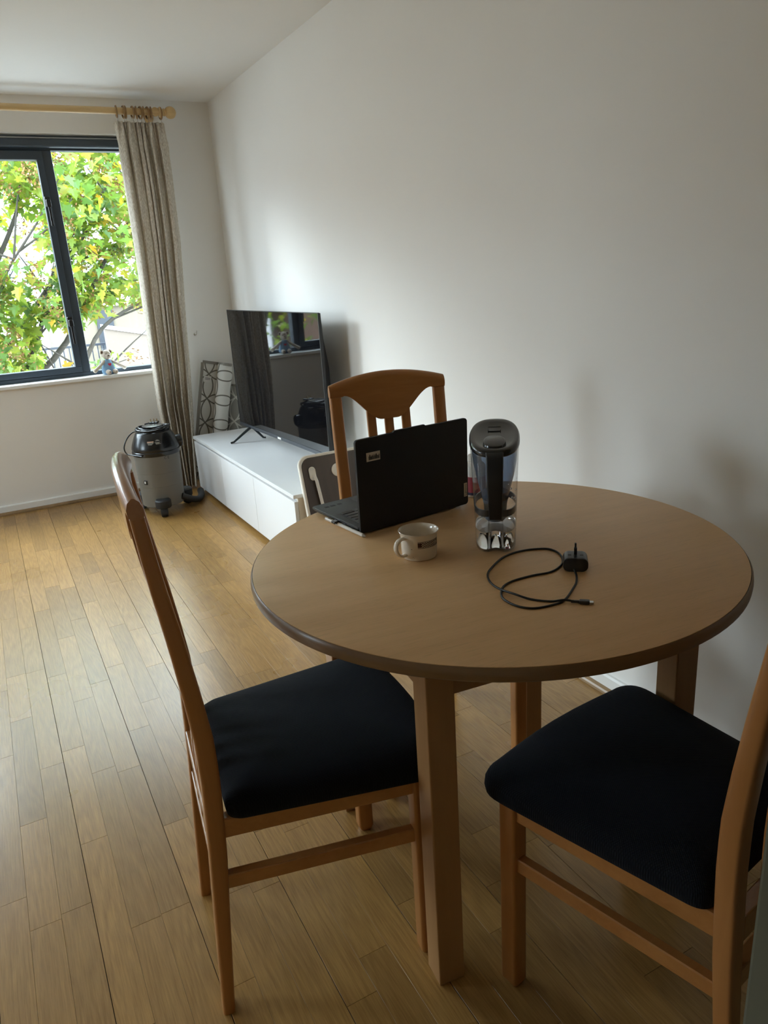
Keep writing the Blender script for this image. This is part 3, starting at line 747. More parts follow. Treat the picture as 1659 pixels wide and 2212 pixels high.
# ------------------------------------------------------------------ tub vacuum cleaner
vc = thing('vacuum_cleaner', 'grey tub vacuum cleaner with black motor head and coiled flex', 'vacuum cleaner', (.788, 4.44, 0), R(-25))
bm = bmesh.new(); lathe(bm, [(.118, .048), (.124, .052), (.126, .17), (.1275, .172), (.128, .250), (.1295, .252), (.132, .356), (.128, .358)], 48); obj('tub', bm, M['vac_grey'], vc, 35)
bm = bmesh.new(); lathe(bm, [(.136, .355), (.138, .362), (.138, .376), (.134, .380), (.137, .388), (.135, .402), (.130, .420), (.116, .455), (.104, .480), (.098, .486), (.092, .488)], 48); obj('motor_head', bm, M['vac_black'], vc, 35)
bm = bmesh.new(); lathe(bm, [(.052, .484), (.052, .505), (.060, .512), (.060, .518), (.03, .522)], 32); obj('cord_bollard', bm, M['vac_black'], vc, 35)
for k in range(3):
    a = R(-78+118*k); c, s_ = math.cos(a), math.sin(a)
    bm = bmesh.new(); box(bm, .085, .158, -.040, .040, .058, .092, .012); lathe(bm, [(.043, .054), (.046, .059), (.046, .096), (.039, .103)], 24, (.142, 0, 0))
    for v in bm.verts: v.co = Matrix.Rotation(a, 3, 'Z') @ v.co
    ft = obj('castor_arm', bm, M['rubber'], vc, 35)
    bm = bmesh.new(); lathe(bm, [(.012, -.021), (.029, -.018), (.031, -.010), (.031, .010), (.029, .018), (.012, .021)], 24, (.155, 0, .031), axis='y')
    for v in bm.verts: v.co = Matrix.Rotation(a, 3, 'Z') @ v.co
    obj('wheel', bm, M['rubber'], ft, 35)
# suction port on the right
bm = bmesh.new(); lathe(bm, [(.030, .10), (.036, .128), (.038, .150), (.033, .156), (.026, .156), (.024, .13)], 24, (0, 0, .405), axis='x')
for v in bm.verts: v.co = Matrix.Rotation(R(28), 3, 'Z') @ v.co
obj('hose_port', bm, M['vac_black'], vc, 35)
bm = bmesh.new(); pts = []
random.seed(11)
for i in range(150):
    a = i/150*2*math.pi*5.2; r = .083+.012*math.sin(i*.31)+.008*math.sin(i*.13+1)
    pts.append((r*math.cos(a), r*math.sin(a)*.95, .492+.018*(i/150)+.006*math.sin(i*.45)))
pts += [(-.06, .06, .516), (-.02, .07, .522)]
tube(bm, pts, .0042, 8); obj('coiled_flex', bm, M['vac_black'], vc, 60)
bm = bmesh.new(); tube(bm, spline([(-.07, -.05, .500), (-.11, -.045, .490), (-.145, -.055, .455), (-.165, -.062, .405), (-.150, -.072, .372), (-.11, -.095, .367), (-.05, -.139, .366)], 6), .0038, 8); obj('loose_flex', bm, M['vac_black'], vc, 60)
bm = bmesh.new(); box(bm, -.028, .022, .045, .09, .516, .528, .004); pg = obj('plug', bm, M['vac_black'], vc)
for px_ in (-.022, -.003, .014):
    bm = bmesh.new(); box(bm, px_, px_+.006, .055, .058, .526, .546); obj('pin', bm, M['pin_brass'], pg)
# printed panel on the motor head: short pale lines
def on_head(az, z0_, z1_, w, dr=.0006):
    bm = bmesh.new(); r0 = .1305-(z0_-.420)*.40; r1 = .1305-(z1_-.420)*.40; V = []
    for (zz, rr_) in ((z0_, r0), (z1_, r1)):
        for dd in (.0, .0012):
            V.append([((rr_+dd)*math.cos(R(az+w*(i/4-.5))), (rr_+dd)*math.sin(R(az+w*(i/4-.5))), zz) for i in range(5)])
    V = [V[0], V[1], V[3], V[2]]
    loft(bm, [[V[0][i], V[1][i], V[2][i], V[3][i]] for i in range(5)]); return bm
azc = -76
o = obj('print_band', on_head(azc-11, .4405, .4455, 17), M['peach_print'], vc); o['label'] = 'peach printed bar'
for k, (daz, z0_, w) in enumerate(((-11, .4365, 17), (-11, .432, 14), (-12, .427, 10), (8, .446, 12), (8, .450, 7), (7, .437, 14), (7, .4325, 10), (9, .4285, 13))):
    obj('print_line', on_head(azc+daz, z0_, z0_+.0016, w), M['print_white'], vc)
bm = text_bm('C E', .022)
for v in bm.verts:
    a = R(-52)+v.co.x/.131; rr_ = .1322+v.co.z; v.co = Vector((rr_*math.cos(a), rr_*math.sin(a), .342+v.co.y))
o = obj('mark', bm, M['ink'], vc); o['label'] = 'black two-letter mark'
bm = bmesh.new(); box(bm, -.012, .012, -.1315, -.122, .190, .216, .002)
for v in bm.verts: v.co = Matrix.Rotation(R(-27), 3, 'Z') @ v.co
lt = obj('latch', bm, M['vac_black'], vc)
bm = bmesh.new(); box(bm, -.006, .004, -.1335, -.1310, .197, .211, .001)
for v in bm.verts: v.co = Matrix.Rotation(R(-27), 3, 'Z') @ v.co
obj('latch_catch', bm, M['print_white'], lt)
bm = bmesh.new(); tube(bm, spline([(.115, -.03, .085), (.165, .01, .05), (.190, .09, .026), (.185, .20, .0205), (.160, .30, .0205)], 8), .020, 14); obj('floor_hose', bm, M['rubber'], vc, 60)

# ------------------------------------------------------------------ folding bed tray leaning on the bench
tr = thing('bed_tray', 'folded lap tray with dark wood underside and white rim, leaning on the bench end', 'tray', (1.13, 2.872, 0))
tr.rotation_euler = (R(-15.5), 0, 0)
TW, TH = .36, .555
bm = bmesh.new(); V = []
O1 = rrect(TW, TH, .045, 8, TW/2, TH/2)
def ring(off, y): 
    return [(TW/2+(x-TW/2)*(1-2*off/TW), y, TH/2+(z-TH/2)*(1-2*off/TH)) for x, z in O1]
loft(bm, [ring(.014, .001), ring(.012, -.006), ring(.003, -.007), ring(0, -.003), ring(.004, .022), ring(.016, .034), ring(.030, .036)], True, True)
obj('rim', bm, M['tray_white'], tr, 40)
bm = bmesh.new(); loft(bm, [ring(.0145, -.001), ring(.0145, -.004)]); obj('underside_board', bm, M['tray_wood'], tr)
def tray_leg(x):
    bm = bmesh.new(); prism(bm, rrect(.030, .062, .0148, 6, x, TH-.085), -.011, -.0042, 'xz', .0015); h = obj('hinge_plate', bm, M['tray_white'], tr)
    for dx, dz in ((-.006, .020), (.006, .020), (-.004, -.022)):
        bm = bmesh.new(); lathe(bm, [(.0028, -.0125), (.0028, -.0105)], 10, (x+dx, 0, TH-.085+dz), axis='y'); obj('screw', bm, M['steel'], h)
    bm = bmesh.new(); tube(bm, [(x+.004, -.012, TH-.09), (x+.010, -.016, TH-.12), (x+.030, -.016, .12), (x+.032, -.015, .10), (x+.05, -.015, .085), (.15, -.015, .08)], .0075, 12); obj('folding_leg', bm, M['tray_white'], tr, 60)
tray_leg(.058)
bm = bmesh.new(); lathe(bm, [(.026, -.009), (.030, -.0075), (.030, -.0042)], 36, (.182, 0, TH-.088), axis='y'); o = obj('cup_socket', bm, M['tray_white'], tr, 40); o['label'] = 'round white cup recess boss'

# ------------------------------------------------------------------ laptop
hl = Vector((.659, 1.407)); lang = R(6.1)
lp = thing('laptop', 'open black laptop with its lid back towards the camera, on the table', 'laptop', (hl.x, hl.y, TZ), lang)
LWd, LD = .312, .218
bm = bmesh.new()
rings = []
for z, ins in ((.0025, .012), (.006, .004), (.0105, 0), (.0150, 0), (.0160, .001)):
    rings.append([(x, y, z) for x, y in rrect(LWd-2*ins, LD-2*ins, .008, 4, LWd/2, LD/2+.004)])
loft(bm, rings); base = obj('base', bm, M['laptop_deck'], lp, 40)
for fx in (.03, LWd-.03):
    for fy in (.03, LD-.025):
        bm = bmesh.new(); box(bm, fx-.012, fx+.012, fy-.004, fy+.004, 0, .0035, .001); obj('rubber_foot', bm, M['rubber'], lp)
bm = bmesh.new(); box(bm, .018, LWd-.018, .024, .128, .0155, .0163); kb = obj('keyboard_well', bm, M['black_metal'], lp)
kw = (LWd-.044)/15
keys = []
for r_ in range(6):
    y0_ = .026+r_*.0168; hh = .0145 if r_ else .010
    y0_ = .026 if r_ == 0 else .0375+(r_-1)*.0178
    cells = [1]*15
    if r_ == 2: cells = [1]*13+[2]
    if r_ == 3: cells = [1]*12+[3]
    if r_ == 4: cells = [2]+[1]*10+[3]
    if r_ == 5: cells = [1, 1, 1, 5, 1, 1, 1, 1, 1, 2]
    x = LWd-.022
    for c in cells:
        bm = bmesh.new(); box(bm, x-kw*c+.0012, x-.0012, y0_+.001, y0_+hh+.001, .0160, .0178, .0008, 1); obj('key', bm, M['keycap'], kb); x -= kw*c
bm = bmesh.new(); box(bm, LWd/2-.055, LWd/2+.055, .140, .205, .0158, .0163); obj('trackpad', bm, M['laptop_deck'], lp)
bm = bmesh.new(); tube(bm, [(LWd/2, .078, .016), (LWd/2, .078, .0195)], .003, 10); obj('pointing_nub', bm, M['cap_red'], lp)
bm = bmesh.new()
for a, b_ in ((.018, .032), (.034, .050), (.054, .068)): box(bm, a*.0+.020+(a-.018), .020+(b_-.018)-.003, .186, .195, .0159, .0164)
o = obj('palm_rest_mark', bm, M['ink'], lp); o['label'] = 'dark emblem on palm rest'
# ports and a small dongle on the left side
bm = bmesh.new(); box(bm, -.0006, .002, .060, .074, .008, .0125); box(bm, -.0006, .002, .030, .039, .0085, .012); obj('side_port', bm, M['ink'], lp)
bm = bmesh.new(); box(bm, -.014, .003, .088, .104, .006, .0125, .0015); o = obj('usb_dongle', bm, M['black_gloss'], lp); o['label'] = 'tiny black dongle plugged into the side'
# lid
lid = bpy.data.objects.new('lid', None); COL.objects.link(lid); lid.parent = lp; lid.location = (0, 0, .012); lid.rotation_euler = (R(1.0), 0, 0)
LH = .212
ol = rrect(LWd, LH, .007, 5, LWd/2, LH/2-.008)
top = LH-.008
# camera bump along the top edge
out = []
bump = [(LWd*.615, top), (LWd*.60, top+.0045), (LWd*.335, top+.0045), (LWd*.32, top)]
for i, p in enumerate(ol):
    out.append(p)
    if i == 5: out += bump
bm = bmesh.new(); prism(bm, out, -.0035, .0035, 'xz', .0008); obj('lid_shell', bm, M['laptop'], lid)
bm = bmesh.new(); box(bm, .006, LWd-.006, .0034, .0042, .004, top-.006); obj('display', bm, M['black_gloss'], lid)
bm = bmesh.new(); box(bm, .026, .062, -.0042, -.0034, top-.052, top-.032, .0003, 1); stc = obj('barcode_sticker', bm, M['sticker'], lid); stc['label'] = 'cream barcode sticker'
bm = bmesh.new(); random.seed(5); x = .0315
while x < .0585:
    w = random.choice((.0006, .0009, .0014)); hgt = random.uniform(.0065, .012); box(bm, x, x+w, -.0046, -.0041, top-.0485, top-.0485+hgt); x += w+random.choice((.0005, .0008))
obj('barcode', bm, M['ink'], stc)
bm = bmesh.new(); box(bm, LWd-.0128, LWd-.0028, -.0041, -.0033, .012, .046, .0003, 1); bp_ = obj('maker_plate', bm, M['sticker'], lid); bp_['label'] = 'pale maker plate with dark lettering'
bm = text_bm('Lenovo', .0098)
for v in bm.verts: v.co = Vector((LWd-.0078-v.co.y, -.0043+v.co.z*.5, .029+v.co.x))
obj('lettering', bm, M['ink'], bp_)

# ------------------------------------------------------------------ stylus
p0, p1 = Vector((.640, 1.552, TZ+.0046)), Vector((.659, 1.380, TZ+.0046))
sdir = (p1-p0); SLn = sdir.length
sy = thing('stylus', 'white stylus pen lying on the table beside the laptop', 'stylus', p0, math.atan2(sdir.y, sdir.x))
bm = bmesh.new(); lathe(bm, [(.0030, 0), (.0044, .0015), (.0044, SLn-.012), (.0041, SLn-.010)], 16, axis='x'); obj('barrel', bm, M['stylus'], sy, 40)
bm = bmesh.new(); lathe(bm, [(.0042, SLn-.011), (.0012, SLn-.0005), (.0006, SLn)], 16, axis='x'); o = obj('tip', bm, M['stylus_tip'], sy, 60); o['label'] = 'grey conical tip'
bm = bmesh.new()
for a, b_ in ((.012, .016), (.0175, .020), (.022, .028)): box(bm, a, b_, -.0014, .0006, .0040, .00455)
obj('print', bm, M['ink'], sy)

# ------------------------------------------------------------------ cup
mg = thing('mug', 'cream cup with a brown lattice band, on the table before the laptop', 'cup', (.702, 1.222, TZ), R(0))
MH = .057
bm = bmesh.new()
lathe(bm, [(.020, .0012), (.030, .0), (.0345, .0012), (.0360, .006), (.0368, .022), (.0372, .040), (.0378, .047), (.0395, .053), (.0412, MH-.0008), (.0406, MH), (.0396, MH-.001), (.0378, .052), (.0355, .045), (.0348, .030), (.0340, .010), (.028, .0045), (.001, .004)], 64)
body = obj('cup_body', bm, M['ceramic'], mg, 50)
vdir = math.atan2(-1.222, -.702)   # azimuth towards the viewer
ha = vdir-R(50)
hc = Vector((math.cos(ha), math.sin(ha), 0))
bm = bmesh.new(); path = spline([hc*.0355+Vector((0, 0, .046)), hc*.046+Vector((0, 0, .0475)), hc*.0565+Vector((0, 0, .042)), hc*.060+Vector((0, 0, .030)), hc*.055+Vector((0, 0, .018)), hc*.046+Vector((0, 0, .0115)), hc*.0350+Vector((0, 0, .0115))], 6)
nrm = Vector((-hc.y, hc.x, 0)); rings = []
for i, p in enumerate(path):
    t = (path[min(i+1, len(path)-1)]-path[max(i-1, 0)]).normalized(); b_ = t.cross(nrm).normalized()
    rings.append([p+nrm*.0062*math.cos(2*math.pi*k/14)+b_*.0033*math.sin(2*math.pi*k/14) for k in range(14)])
loft(bm, rings); obj('handle', bm, M['ceramic'], mg, 60)
def on_cup(a0, a1, za, zb, r=.0373, dr=.00045, n=16):
    bm = bmesh.new(); rg_ = []
    def rad(z): return r+(z-.040)*.03
    for i in range(n+1):
        a = vdir+R(a0+(a1-a0)*i/n); c, s_ = math.cos(a), math.sin(a)
        rg_.append([((rad(z)+d)*c, (rad(z)+d)*s_, z) for z, d in ((za, -.0004), (za, dr), (zb, dr), (zb, -.0004))])
    loft(bm, rg_); return bm
for ba in (-4, 150):
    bo = obj('pattern_band', on_cup(ba, ba+78, .0305, .0405), M['band_brown'], mg); bo['label'] = 'dark brown lattice band'
    obj('pattern_line', on_cup(ba, ba+78, .0285, .0294), M['band_brown'], mg); obj('pattern_line', on_cup(ba, ba+78, .0418, .0426, .0374), M['band_brown'], mg)
    bm = bmesh.new()
    for k in range(-1, 8):
        for sg in (1, -1):
            pts = []
            for j in range(9):
                q = j/8; a = ba+12+k*8+(q if sg > 0 else 1-q)*16
                if a < ba+11 or a > ba+70: continue
                z = .0313+.0084*q; rr_ = .0373+(z-.04)*.03+.0006
                pts.append((rr_*math.cos(vdir+R(a)), rr_*math.sin(vdir+R(a)), z))
            if len(pts) > 2: tube(bm, pts, .00042, 5)
    obj('lattice', bm, M['ceramic'], bo)
# small coffee drips
bm = bmesh.new()
for a, z, r_ in ((-24, .0265, .0012), (-20, .0095, .0008), (-16, .008, .0006)):
    c = Vector((.0371*math.cos(vdir+R(a)), .0371*math.sin(vdir+R(a)), z)); lathe(bm, [(r_*.9, -.0002), (r_, 0), (r_*.5, r_*.5)], 10, c)
obj('drip', bm, M['band_brown'], mg)

# ------------------------------------------------------------------ filter jug
jaz = math.atan2(1.15, .845)
jg = thing('filter_jug', 'clear water filter jug with dark lid and black handle, on the table', 'jug', (.872, 1.192, TZ), jaz)
# local +X points away from the viewer (spout end), -X is the handle end
def jring(k, zf, zb, w=.049, l0=-.085, l1=.092, n=56, notch=0):
    o = []
    for i in range(n):
        a = 2*math.pi*i/n; c, s_ = math.cos(a), math.sin(a)
        x = (l1 if c > 0 else -l0)*math.copysign(abs(c)**.85, c)*k; y = w*math.copysign(abs(s_)**.80, s_)*k
        if notch and c < 0: x += notch*math.exp(-(y/.016)**2)
        t = (x-l0)/(l1-l0); o.append((x, y, zf+(zb-zf)*t))
    return o
bm = bmesh.new()
loft(bm, [jring(.80, .002, .002, notch=.02), jring(.83, 0, 0, notch=.02), jring(.845, .004, .004, notch=.022), jring(.87, .045, .045, notch=.022), jring(.90, .085, .085, notch=.014), jring(.95, .15, .155, notch=.004), jring(1.0, .207, .232)], True, False)
obj('body', bm, M['jug_clear'], jg, 50)
bm = bmesh.new(); loft(bm, [jring(.805, .005, .005, notch=.021), jring(.825, .006, .006, notch=.022), jring(.845, .040, .040, notch=.022), jring(.846, .0425, .0425, notch=.022)]); obj('water', bm, M['water'], jg, 50)
bm = bmesh.new(); loft(bm, [jring(.56, .100, .100, l0=-.07, l1=.075), jring(.66, .125, .125), jring(.80, .150, .153), jring(.90, .175, .185), jring(.965, .203, .227)], True, False); o = obj('funnel', bm, M['jug_smoke'], jg, 50); o['label'] = 'smoky blue-grey upper reservoir'
bm = bmesh.new(); lathe(bm, [(.018, .050), (.022, .054), (.024, .085), (.027, .10), (.027, .112)], 32); o = obj('filter_cartridge', bm, M['jug_filter'], jg, 40)
bm = bmesh.new(); V0 = [jring(.885, .078, .078, notch=.014), jring(.893, .092, .092, notch=.012), jring(.86, .092, .092, notch=.012), jring(.85, .078, .078, notch=.014)]
V = loft(bm, V0, False, False)
for i in range(len(V[0])): bm.faces.new((V[3][i], V[3][(i+1) % len(V[0])], V[0][(i+1) % len(V[0])], V[0][i]))
obj('seal_ring', bm, M['jug_ring'], jg, 50)
bm = bmesh.new(); loft(bm, [jring(1.005, .204, .229), jring(1.03, .207, .233), jring(1.03, .2125, .240), jring(.985, .2165, .2445), jring(.90, .2175, .2455), jring(.80, .2165, .2440), jring(.62, .2130, .2400), jring(.3, .2120, .2385)]); ld = obj('lid', bm, M['jug_lid'], jg, 45)
bm = bmesh.new(); loft(bm, [[(x*.5-.040, y*.62, z+.001) for x, y, z in jring(.75, .2105, .226)], [(x*.46-.040, y*.58, z) for x, y, z in jring(.75, .2205, .232)], [(x*.36-.040, y*.46, z) for x, y, z in jring(.75, .223, .234)]]); obj('lid_flap', bm, M['jug_lid'], ld, 45)
bm = bmesh.new()
for x0_, x1_, y0_, y1_, z_a, z_b in ((.030, .0315, -.013, .013, .226, .2312), (.0535, .055, -.013, .013, .229, .2348), (.030, .055, -.013, -.0118, .227, .2330), (.030, .055, .0118, .013, .227, .2330)): box(bm, x0_, x1_, y0_, y1_, z_a, z_b)
o = obj('indicator_outline', bm, M['jug_handle'], ld); o['label'] = 'square indicator window outline'
# handle strip down the near end
bm = bmesh.new(); rings = []
for x, z, w, d in ((-.082, .214, .017, .010), (-.093, .205, .0165, .010), (-.0985, .185, .0160, .010), (-.0985, .150, .0150, .009), (-.094, .118, .0140, .008), (-.087, .090, .0130, .007), (-.083, .078, .0125, .006)):
    rings.append([(x+a, b_, z) for a, b_ in rrect(d, 2*w, min(d, w)*.4, 3)])
loft(bm, rings); obj('handle', bm, M['jug_handle'], jg, 50)
# clear web between handle and body
bm = bmesh.new()
for sy_ in (-1, 1):
    loft(bm, [[(x0_, sy_*w, z), (x1_, sy_*(w-.001), z), (x1_, sy_*(w-.003), z), (x0_, sy_*(w-.002), z)] for x0_, x1_, z, w in ((-.090, -.060, .200, .0175), (-.095, -.06, .150, .016), (-.085, -.055, .085, .0145), (-.074, -.045, .030, .0155), (-.068, -.045, .004, .0165))])
obj('handle_web', bm, M['jug_clear'], jg)
bm = bmesh.new(); random.seed(9)
for k in range(9):
    a = R(random.uniform(205, 262)); kk = .925+.03*random.random(); z = random.uniform(.105, .165); r_ = random.uniform(.0008, .0022)
    x = .085*math.copysign(abs(math.cos(a))**.85, math.cos(a))*kk; y = .049*math.copysign(abs(math.sin(a))**.80, math.sin(a))*kk
    lathe(bm, [(r_*.3, -r_), (r_, 0), (r_*.3, r_)], 8, (x, y, z))
tag(obj('droplets', bm, M['water'], jg, 60), kind='stuff')

# ------------------------------------------------------------------ bottle behind the laptop
bt = thing('sauce_bottle', 'white bottle with a red label, half hidden between laptop and jug', 'bottle', (1.030, 1.492, TZ), R(20))
bm = bmesh.new(); lathe(bm, [(.024, 0), (.0265, .002), (.0268, .078), (.024, .084), (.017, .089), (.016, .092)], 36); obj('bottle_body', bm, M['bottle_white'], bt, 35)
bm = bmesh.new(); lathe(bm, [(.0266, .012), (.02705, .0122), (.02705, .0538), (.0266, .054)], 36, cap0=False, cap1=False); o = obj('label_band', bm, M['label_red'], bt, 35)
bm = bmesh.new(); lathe(bm, [(.0267, .007), (.0272, .0072), (.0272, .0138), (.0267, .014)], 36, cap0=False, cap1=False); obj('label_stripe', bm, M['label_navy'], bt, 35)
bm = bmesh.new(); lathe(bm, [(.0175, .088), (.0175, .104), (.016, .106)], 28); obj('cap', bm, M['bottle_white'], bt, 35)
bm = bmesh.new(); lathe(bm, [(.0035, -.0275), (.0035, -.0262)], 12, (0, 0, .074), axis='y')
for v in bm.verts: v.co = Matrix.Rotation(R(-40), 3, 'Z') @ v.co
obj('red_dot', bm, M['cap_red'], bt)

# ------------------------------------------------------------------ phone charger with looped cable
cg = thing('phone_charger', 'black plug-in charger with its cable looped on the table', 'charger', (.906, .988, TZ), R(-40))
bm = bmesh.new(); lo = [(x, z) for x, z in rrect(.046, .027, .011, 6, 0, .0135)]
rings = [[(x*k, y, .0135+(z-.0135)*k) for x, z in lo] for y, k in ((-.0205, .93), (-.0195, .985), (-.017, 1), (.017, 1), (.0195, .985), (.0205, .93))]
loft(bm, rings); obj('adapter_body', bm, M['adapter'], cg, 40)
bm = bmesh.new(); box(bm, -.0028, .0028, .000, .0075, .0255, .040, .0008); box(bm, -.0018, .0018, .001, .006, .040, .049, .0006); obj('earth_pin', bm, M['adapter'], cg)
for sx in (-1, 1):
    bm = bmesh.new(); box(bm, sx*.011-.003, sx*.011+.003, -.004+.0, .0, .0262, .0275, .0004, 1); obj('pin_slot', bm, M['ink'], cg)
Rc = Matrix.Rotation(R(40), 3, 'Z')
def wl(p): v = Vector((p[0]-.906, p[1]-.988, 0)); v = Rc @ v; return Vector((v.x, v.y, p[2] if len(p) > 2 else .0021))
loop = [(.889, .972, .006), (.880, .956, .0022), (.862, .936), (.842, .920), (.793, .889), (.760, .886), (.728, .895), (.712, .920), (.713, .958), (.738, .991), (.769, 1.004), (.815, 1.003), (.850, .996), (.880, 1.004), (.905, 1.022), (.924, 1.050), (.930, 1.075), (.921, 1.096), (.880, 1.113), (.831, 1.109), (.776, 1.077), (.750, 1.053), (.734, 1.020), (.731, .989), (.733, .955, .0058), (.748, .925), (.770, .898), (.787, .882, .0062), (.806, .867)]
pts = [wl(p) for p in loop]
bm = bmesh.new(); tube(bm, spline(pts, 6), .0020, 10); obj('cable', bm, M['cable'], cg, 60)
cdv = (wl((.821, .853))-wl((.805, .868))).normalized(); cp = wl((.806, .867)); cp.z = .0036
ang = math.atan2(cdv.y, cdv.x)
mt = Matrix.Translation(cp) @ Matrix.Rotation(ang, 4, 'Z')
bm = bmesh.new(); box(bm, -.014, .001, -.0024, .0024, -.0022, .0022, .001, 2, mt); box(bm, 0, .017, -.0052, .0052, -.0034, .0034, .0018, 2, mt); obj('connector', bm, M['adapter'], cg)
bm = bmesh.new(); box(bm, .016, .0235, -.0040, .0040, -.0013, .0013, .0009, 2, mt); o = obj('connector_tip', bm, M['steel'], cg); o['label'] = 'bare metal connector tip'

# ------------------------------------------------------------------ plush bear on the sill
br = thing('plush_bear', 'small plush bear in blue with a red heart, sitting on the window sill', 'soft toy', (.683, 5.035, SZ), R(14))
br.scale = (1.16, 1.16, 1.16)
def blob(bm, c, r, n=20, m=14, rot=None):
    rings = []
    for j in range(m+1):
        a = math.pi*(j/m); rings.append([Vector((max(math.sin(a), 1e-3)*math.cos(2*math.pi*i/n)*r[0], max(math.sin(a), 1e-3)*math.sin(2*math.pi*i/n)*r[1], -math.cos(a)*r[2])) for i in range(n)])
    rings = [[(rot @ p if rot else p)+Vector(c) for p in rg_] for rg_ in rings]
    loft(bm, rings)
bm = bmesh.new(); lathe(bm, [(.018, .0), (.033, .004), (.038, .014), (.036, .030), (.029, .052), (.021, .070), (.016, .078)], 28)
for v in bm.verts: v.co.y *= .85
suit = obj('blue_suit', bm, M['plush_blue'], br, 80)
bm = bmesh.new(); blob(bm, (0, -.002, .104), (.0235, .022, .0265)); blob(bm, (0, -.019, .098), (.014, .012, .0125)); hd = obj('head', bm, M['plush'], br, 80)
for sx in (-1, 1):
    bm = bmesh.new(); blob(bm, (sx*.023, 0, .119), (.0095, .005, .0115), 14, 10, Matrix.Rotation(R(-18*sx), 3, 'Y')); er = obj('ear', bm, M['plush'], hd, 80)
    bm = bmesh.new(); blob(bm, (sx*.0238, -.004, .1185), (.006, .002, .008), 12, 8, Matrix.Rotation(R(-18*sx), 3, 'Y')); obj('inner_ear', bm, M['plush_brown'], er, 80)
    bm = bmesh.new(); blob(bm, (sx*.0095, -.0212, .110), (.0022, .0014, .0022), 10, 8); obj('eye', bm, M['ink'], hd, 80)
    bm = bmesh.new(); tube(bm, spline([(sx*.016, -.002, .072), (sx*.040, -.010, .056), (sx*.066, -.016, .038), (sx*.090, -.018, .022)], 5), [.0075]*4+[.008]*4+[.009]*4+[.0105]*3+[.006], 12); obj('arm', bm, M['plush'], br, 80)
    bm = bmesh.new(); blob(bm, (sx*.019, -.040, .014), (.0125, .024, .0135)); lg = obj('foot', bm, M['plush'], br, 80)
    bm = bmesh.new(); blob(bm, (sx*.019, -.0625, .017), (.0055, .0015, .0028), 10, 8); obj('paw_stitch', bm, M['plush_brown'], lg, 80)
bm = bmesh.new(); blob(bm, (0, -.0305, .1015), (.0050, .003, .0033), 12, 8); obj('nose', bm, M['plush_brown'], hd, 80)
bm = bmesh.new(); hp = []
for i in range(28):
    a = 2*math.pi*i/28; hp.append((16*math.sin(a)**3*.00055, (13*math.cos(a)-5*math.cos(2*a)-2*math.cos(3*a)-math.cos(4*a))*.00055+.053))
prism(bm, hp, -.030, -.0235, 'xz'); obj('heart', bm, M['heart'], suit)

# ------------------------------------------------------------------ outside: ground, building, railing, tree
GZ = -1.9
bm = bmesh.new(); box(bm, -60, 40, -20, 70, GZ-.2, GZ); tag(obj('ground', bm, M['paving']), kind='structure')
def house(name, label, x0, x1, y0, y1, h, wallm, wins, doors, loc=None):
    t = thing(name, label, 'building', (x0, y0, GZ))
    bm = bmesh.new(); box(bm, 0, x1-x0, 0, y1-y0, 0, h); obj('wall', bm, wallm, t)
    bm = bmesh.new(); box(bm, -.15, x1-x0+.15, -.15, y1-y0, h, h+.25); obj('parapet', bm, M['render_white'], t)
    for (x, z, w, hh) in wins:
        bm = bmesh.new(); box(bm, x, x+w, -.05, .03, z, z+hh, .01); f = obj('window', bm, M['render_white'], t)
        bm = bmesh.new(); box(bm, x+.07, x+w-.07, -.06, -.04, z+.07, z+hh-.07); obj('pane', bm, M['house_glass'], f)
    for (x, z, w, hh) in doors:
        bm = bmesh.new(); box(bm, x, x+w, -.06, .03, z, z+hh, .01); obj('door', bm, M['house_door'], t)
    return t
wl_ = [(x, z, 1.1, 1.3) for x in (1.2, 3.6, 7.0, 9.6, 12.2, 14.8, 17.4, 20) for z in (3.0, 5.6)]
house('apartment_building', 'pale apartment building beyond the tree, seen between the leaves', -9, 14, 26, 36, 7.6, M['render_white'], wl_, [])
house('low_house', 'cream low house with a grey door behind the railing, below the tree', 1.9, 9.0, 21, 25.9, 2.75, M['render_cream'], [], [(.85, .7, .42, 1.95)])
house('side_building', 'brown brick building far to the left of the tree', -40, -10, 20, 32, 6.8, M['brick'], [(x, z, 1.2, 1.4) for x in (2, 6, 10, 14, 18, 22, 26) for z in (1.0, 4.0)], [])
rl = thing('railing', 'dark metal railing in front of the cream house', 'railing', (1.0, 18.5, GZ))
bm = bmesh.new(); box(bm, 0, 7, -.02, .02, 1.95, 2.0); box(bm, 0, 7, -.02, .02, .45, .49); obj('rail', bm, M['railing'], rl)
bm = bmesh.new(); box(bm, -.03, .03, -.03, .03, 0, 2.05); me_p = None
p0_ = obj('post', bm, M['railing'], rl)
for x in (1.75, 3.5, 5.25, 7): 
    c = p0_.copy(); COL.objects.link(c); c.location = (x, 0, 0)
bm = bmesh.new(); box(bm, -.012, .012, -.012, .012, .49, 1.95); b0 = obj('baluster', bm, M['railing'], rl); b0.location = (.12, 0, 0)
for i in range(1, 56):
    c = b0.copy(); COL.objects.link(c); c.location = (.12+i*.123, 0, 0)
tw = thing('garden_wall', 'sloping pale brown garden wall right of the railing', 'wall', (2.45, 17.6, GZ))
bm = bmesh.new(); prism(bm, [(0, 0), (3, 0), (3, 1.65), (0, 2.37)], 0, .25, 'xz', .01); obj('wall_body', bm, M['terrace'], tw)
bm = bmesh.new(); prism(bm, [(-.04, 2.36), (3.04, 1.64), (3.04, 1.72), (-.04, 2.44)], -.04, .29, 'xz', .005); obj('coping', bm, M['render_white'], tw)

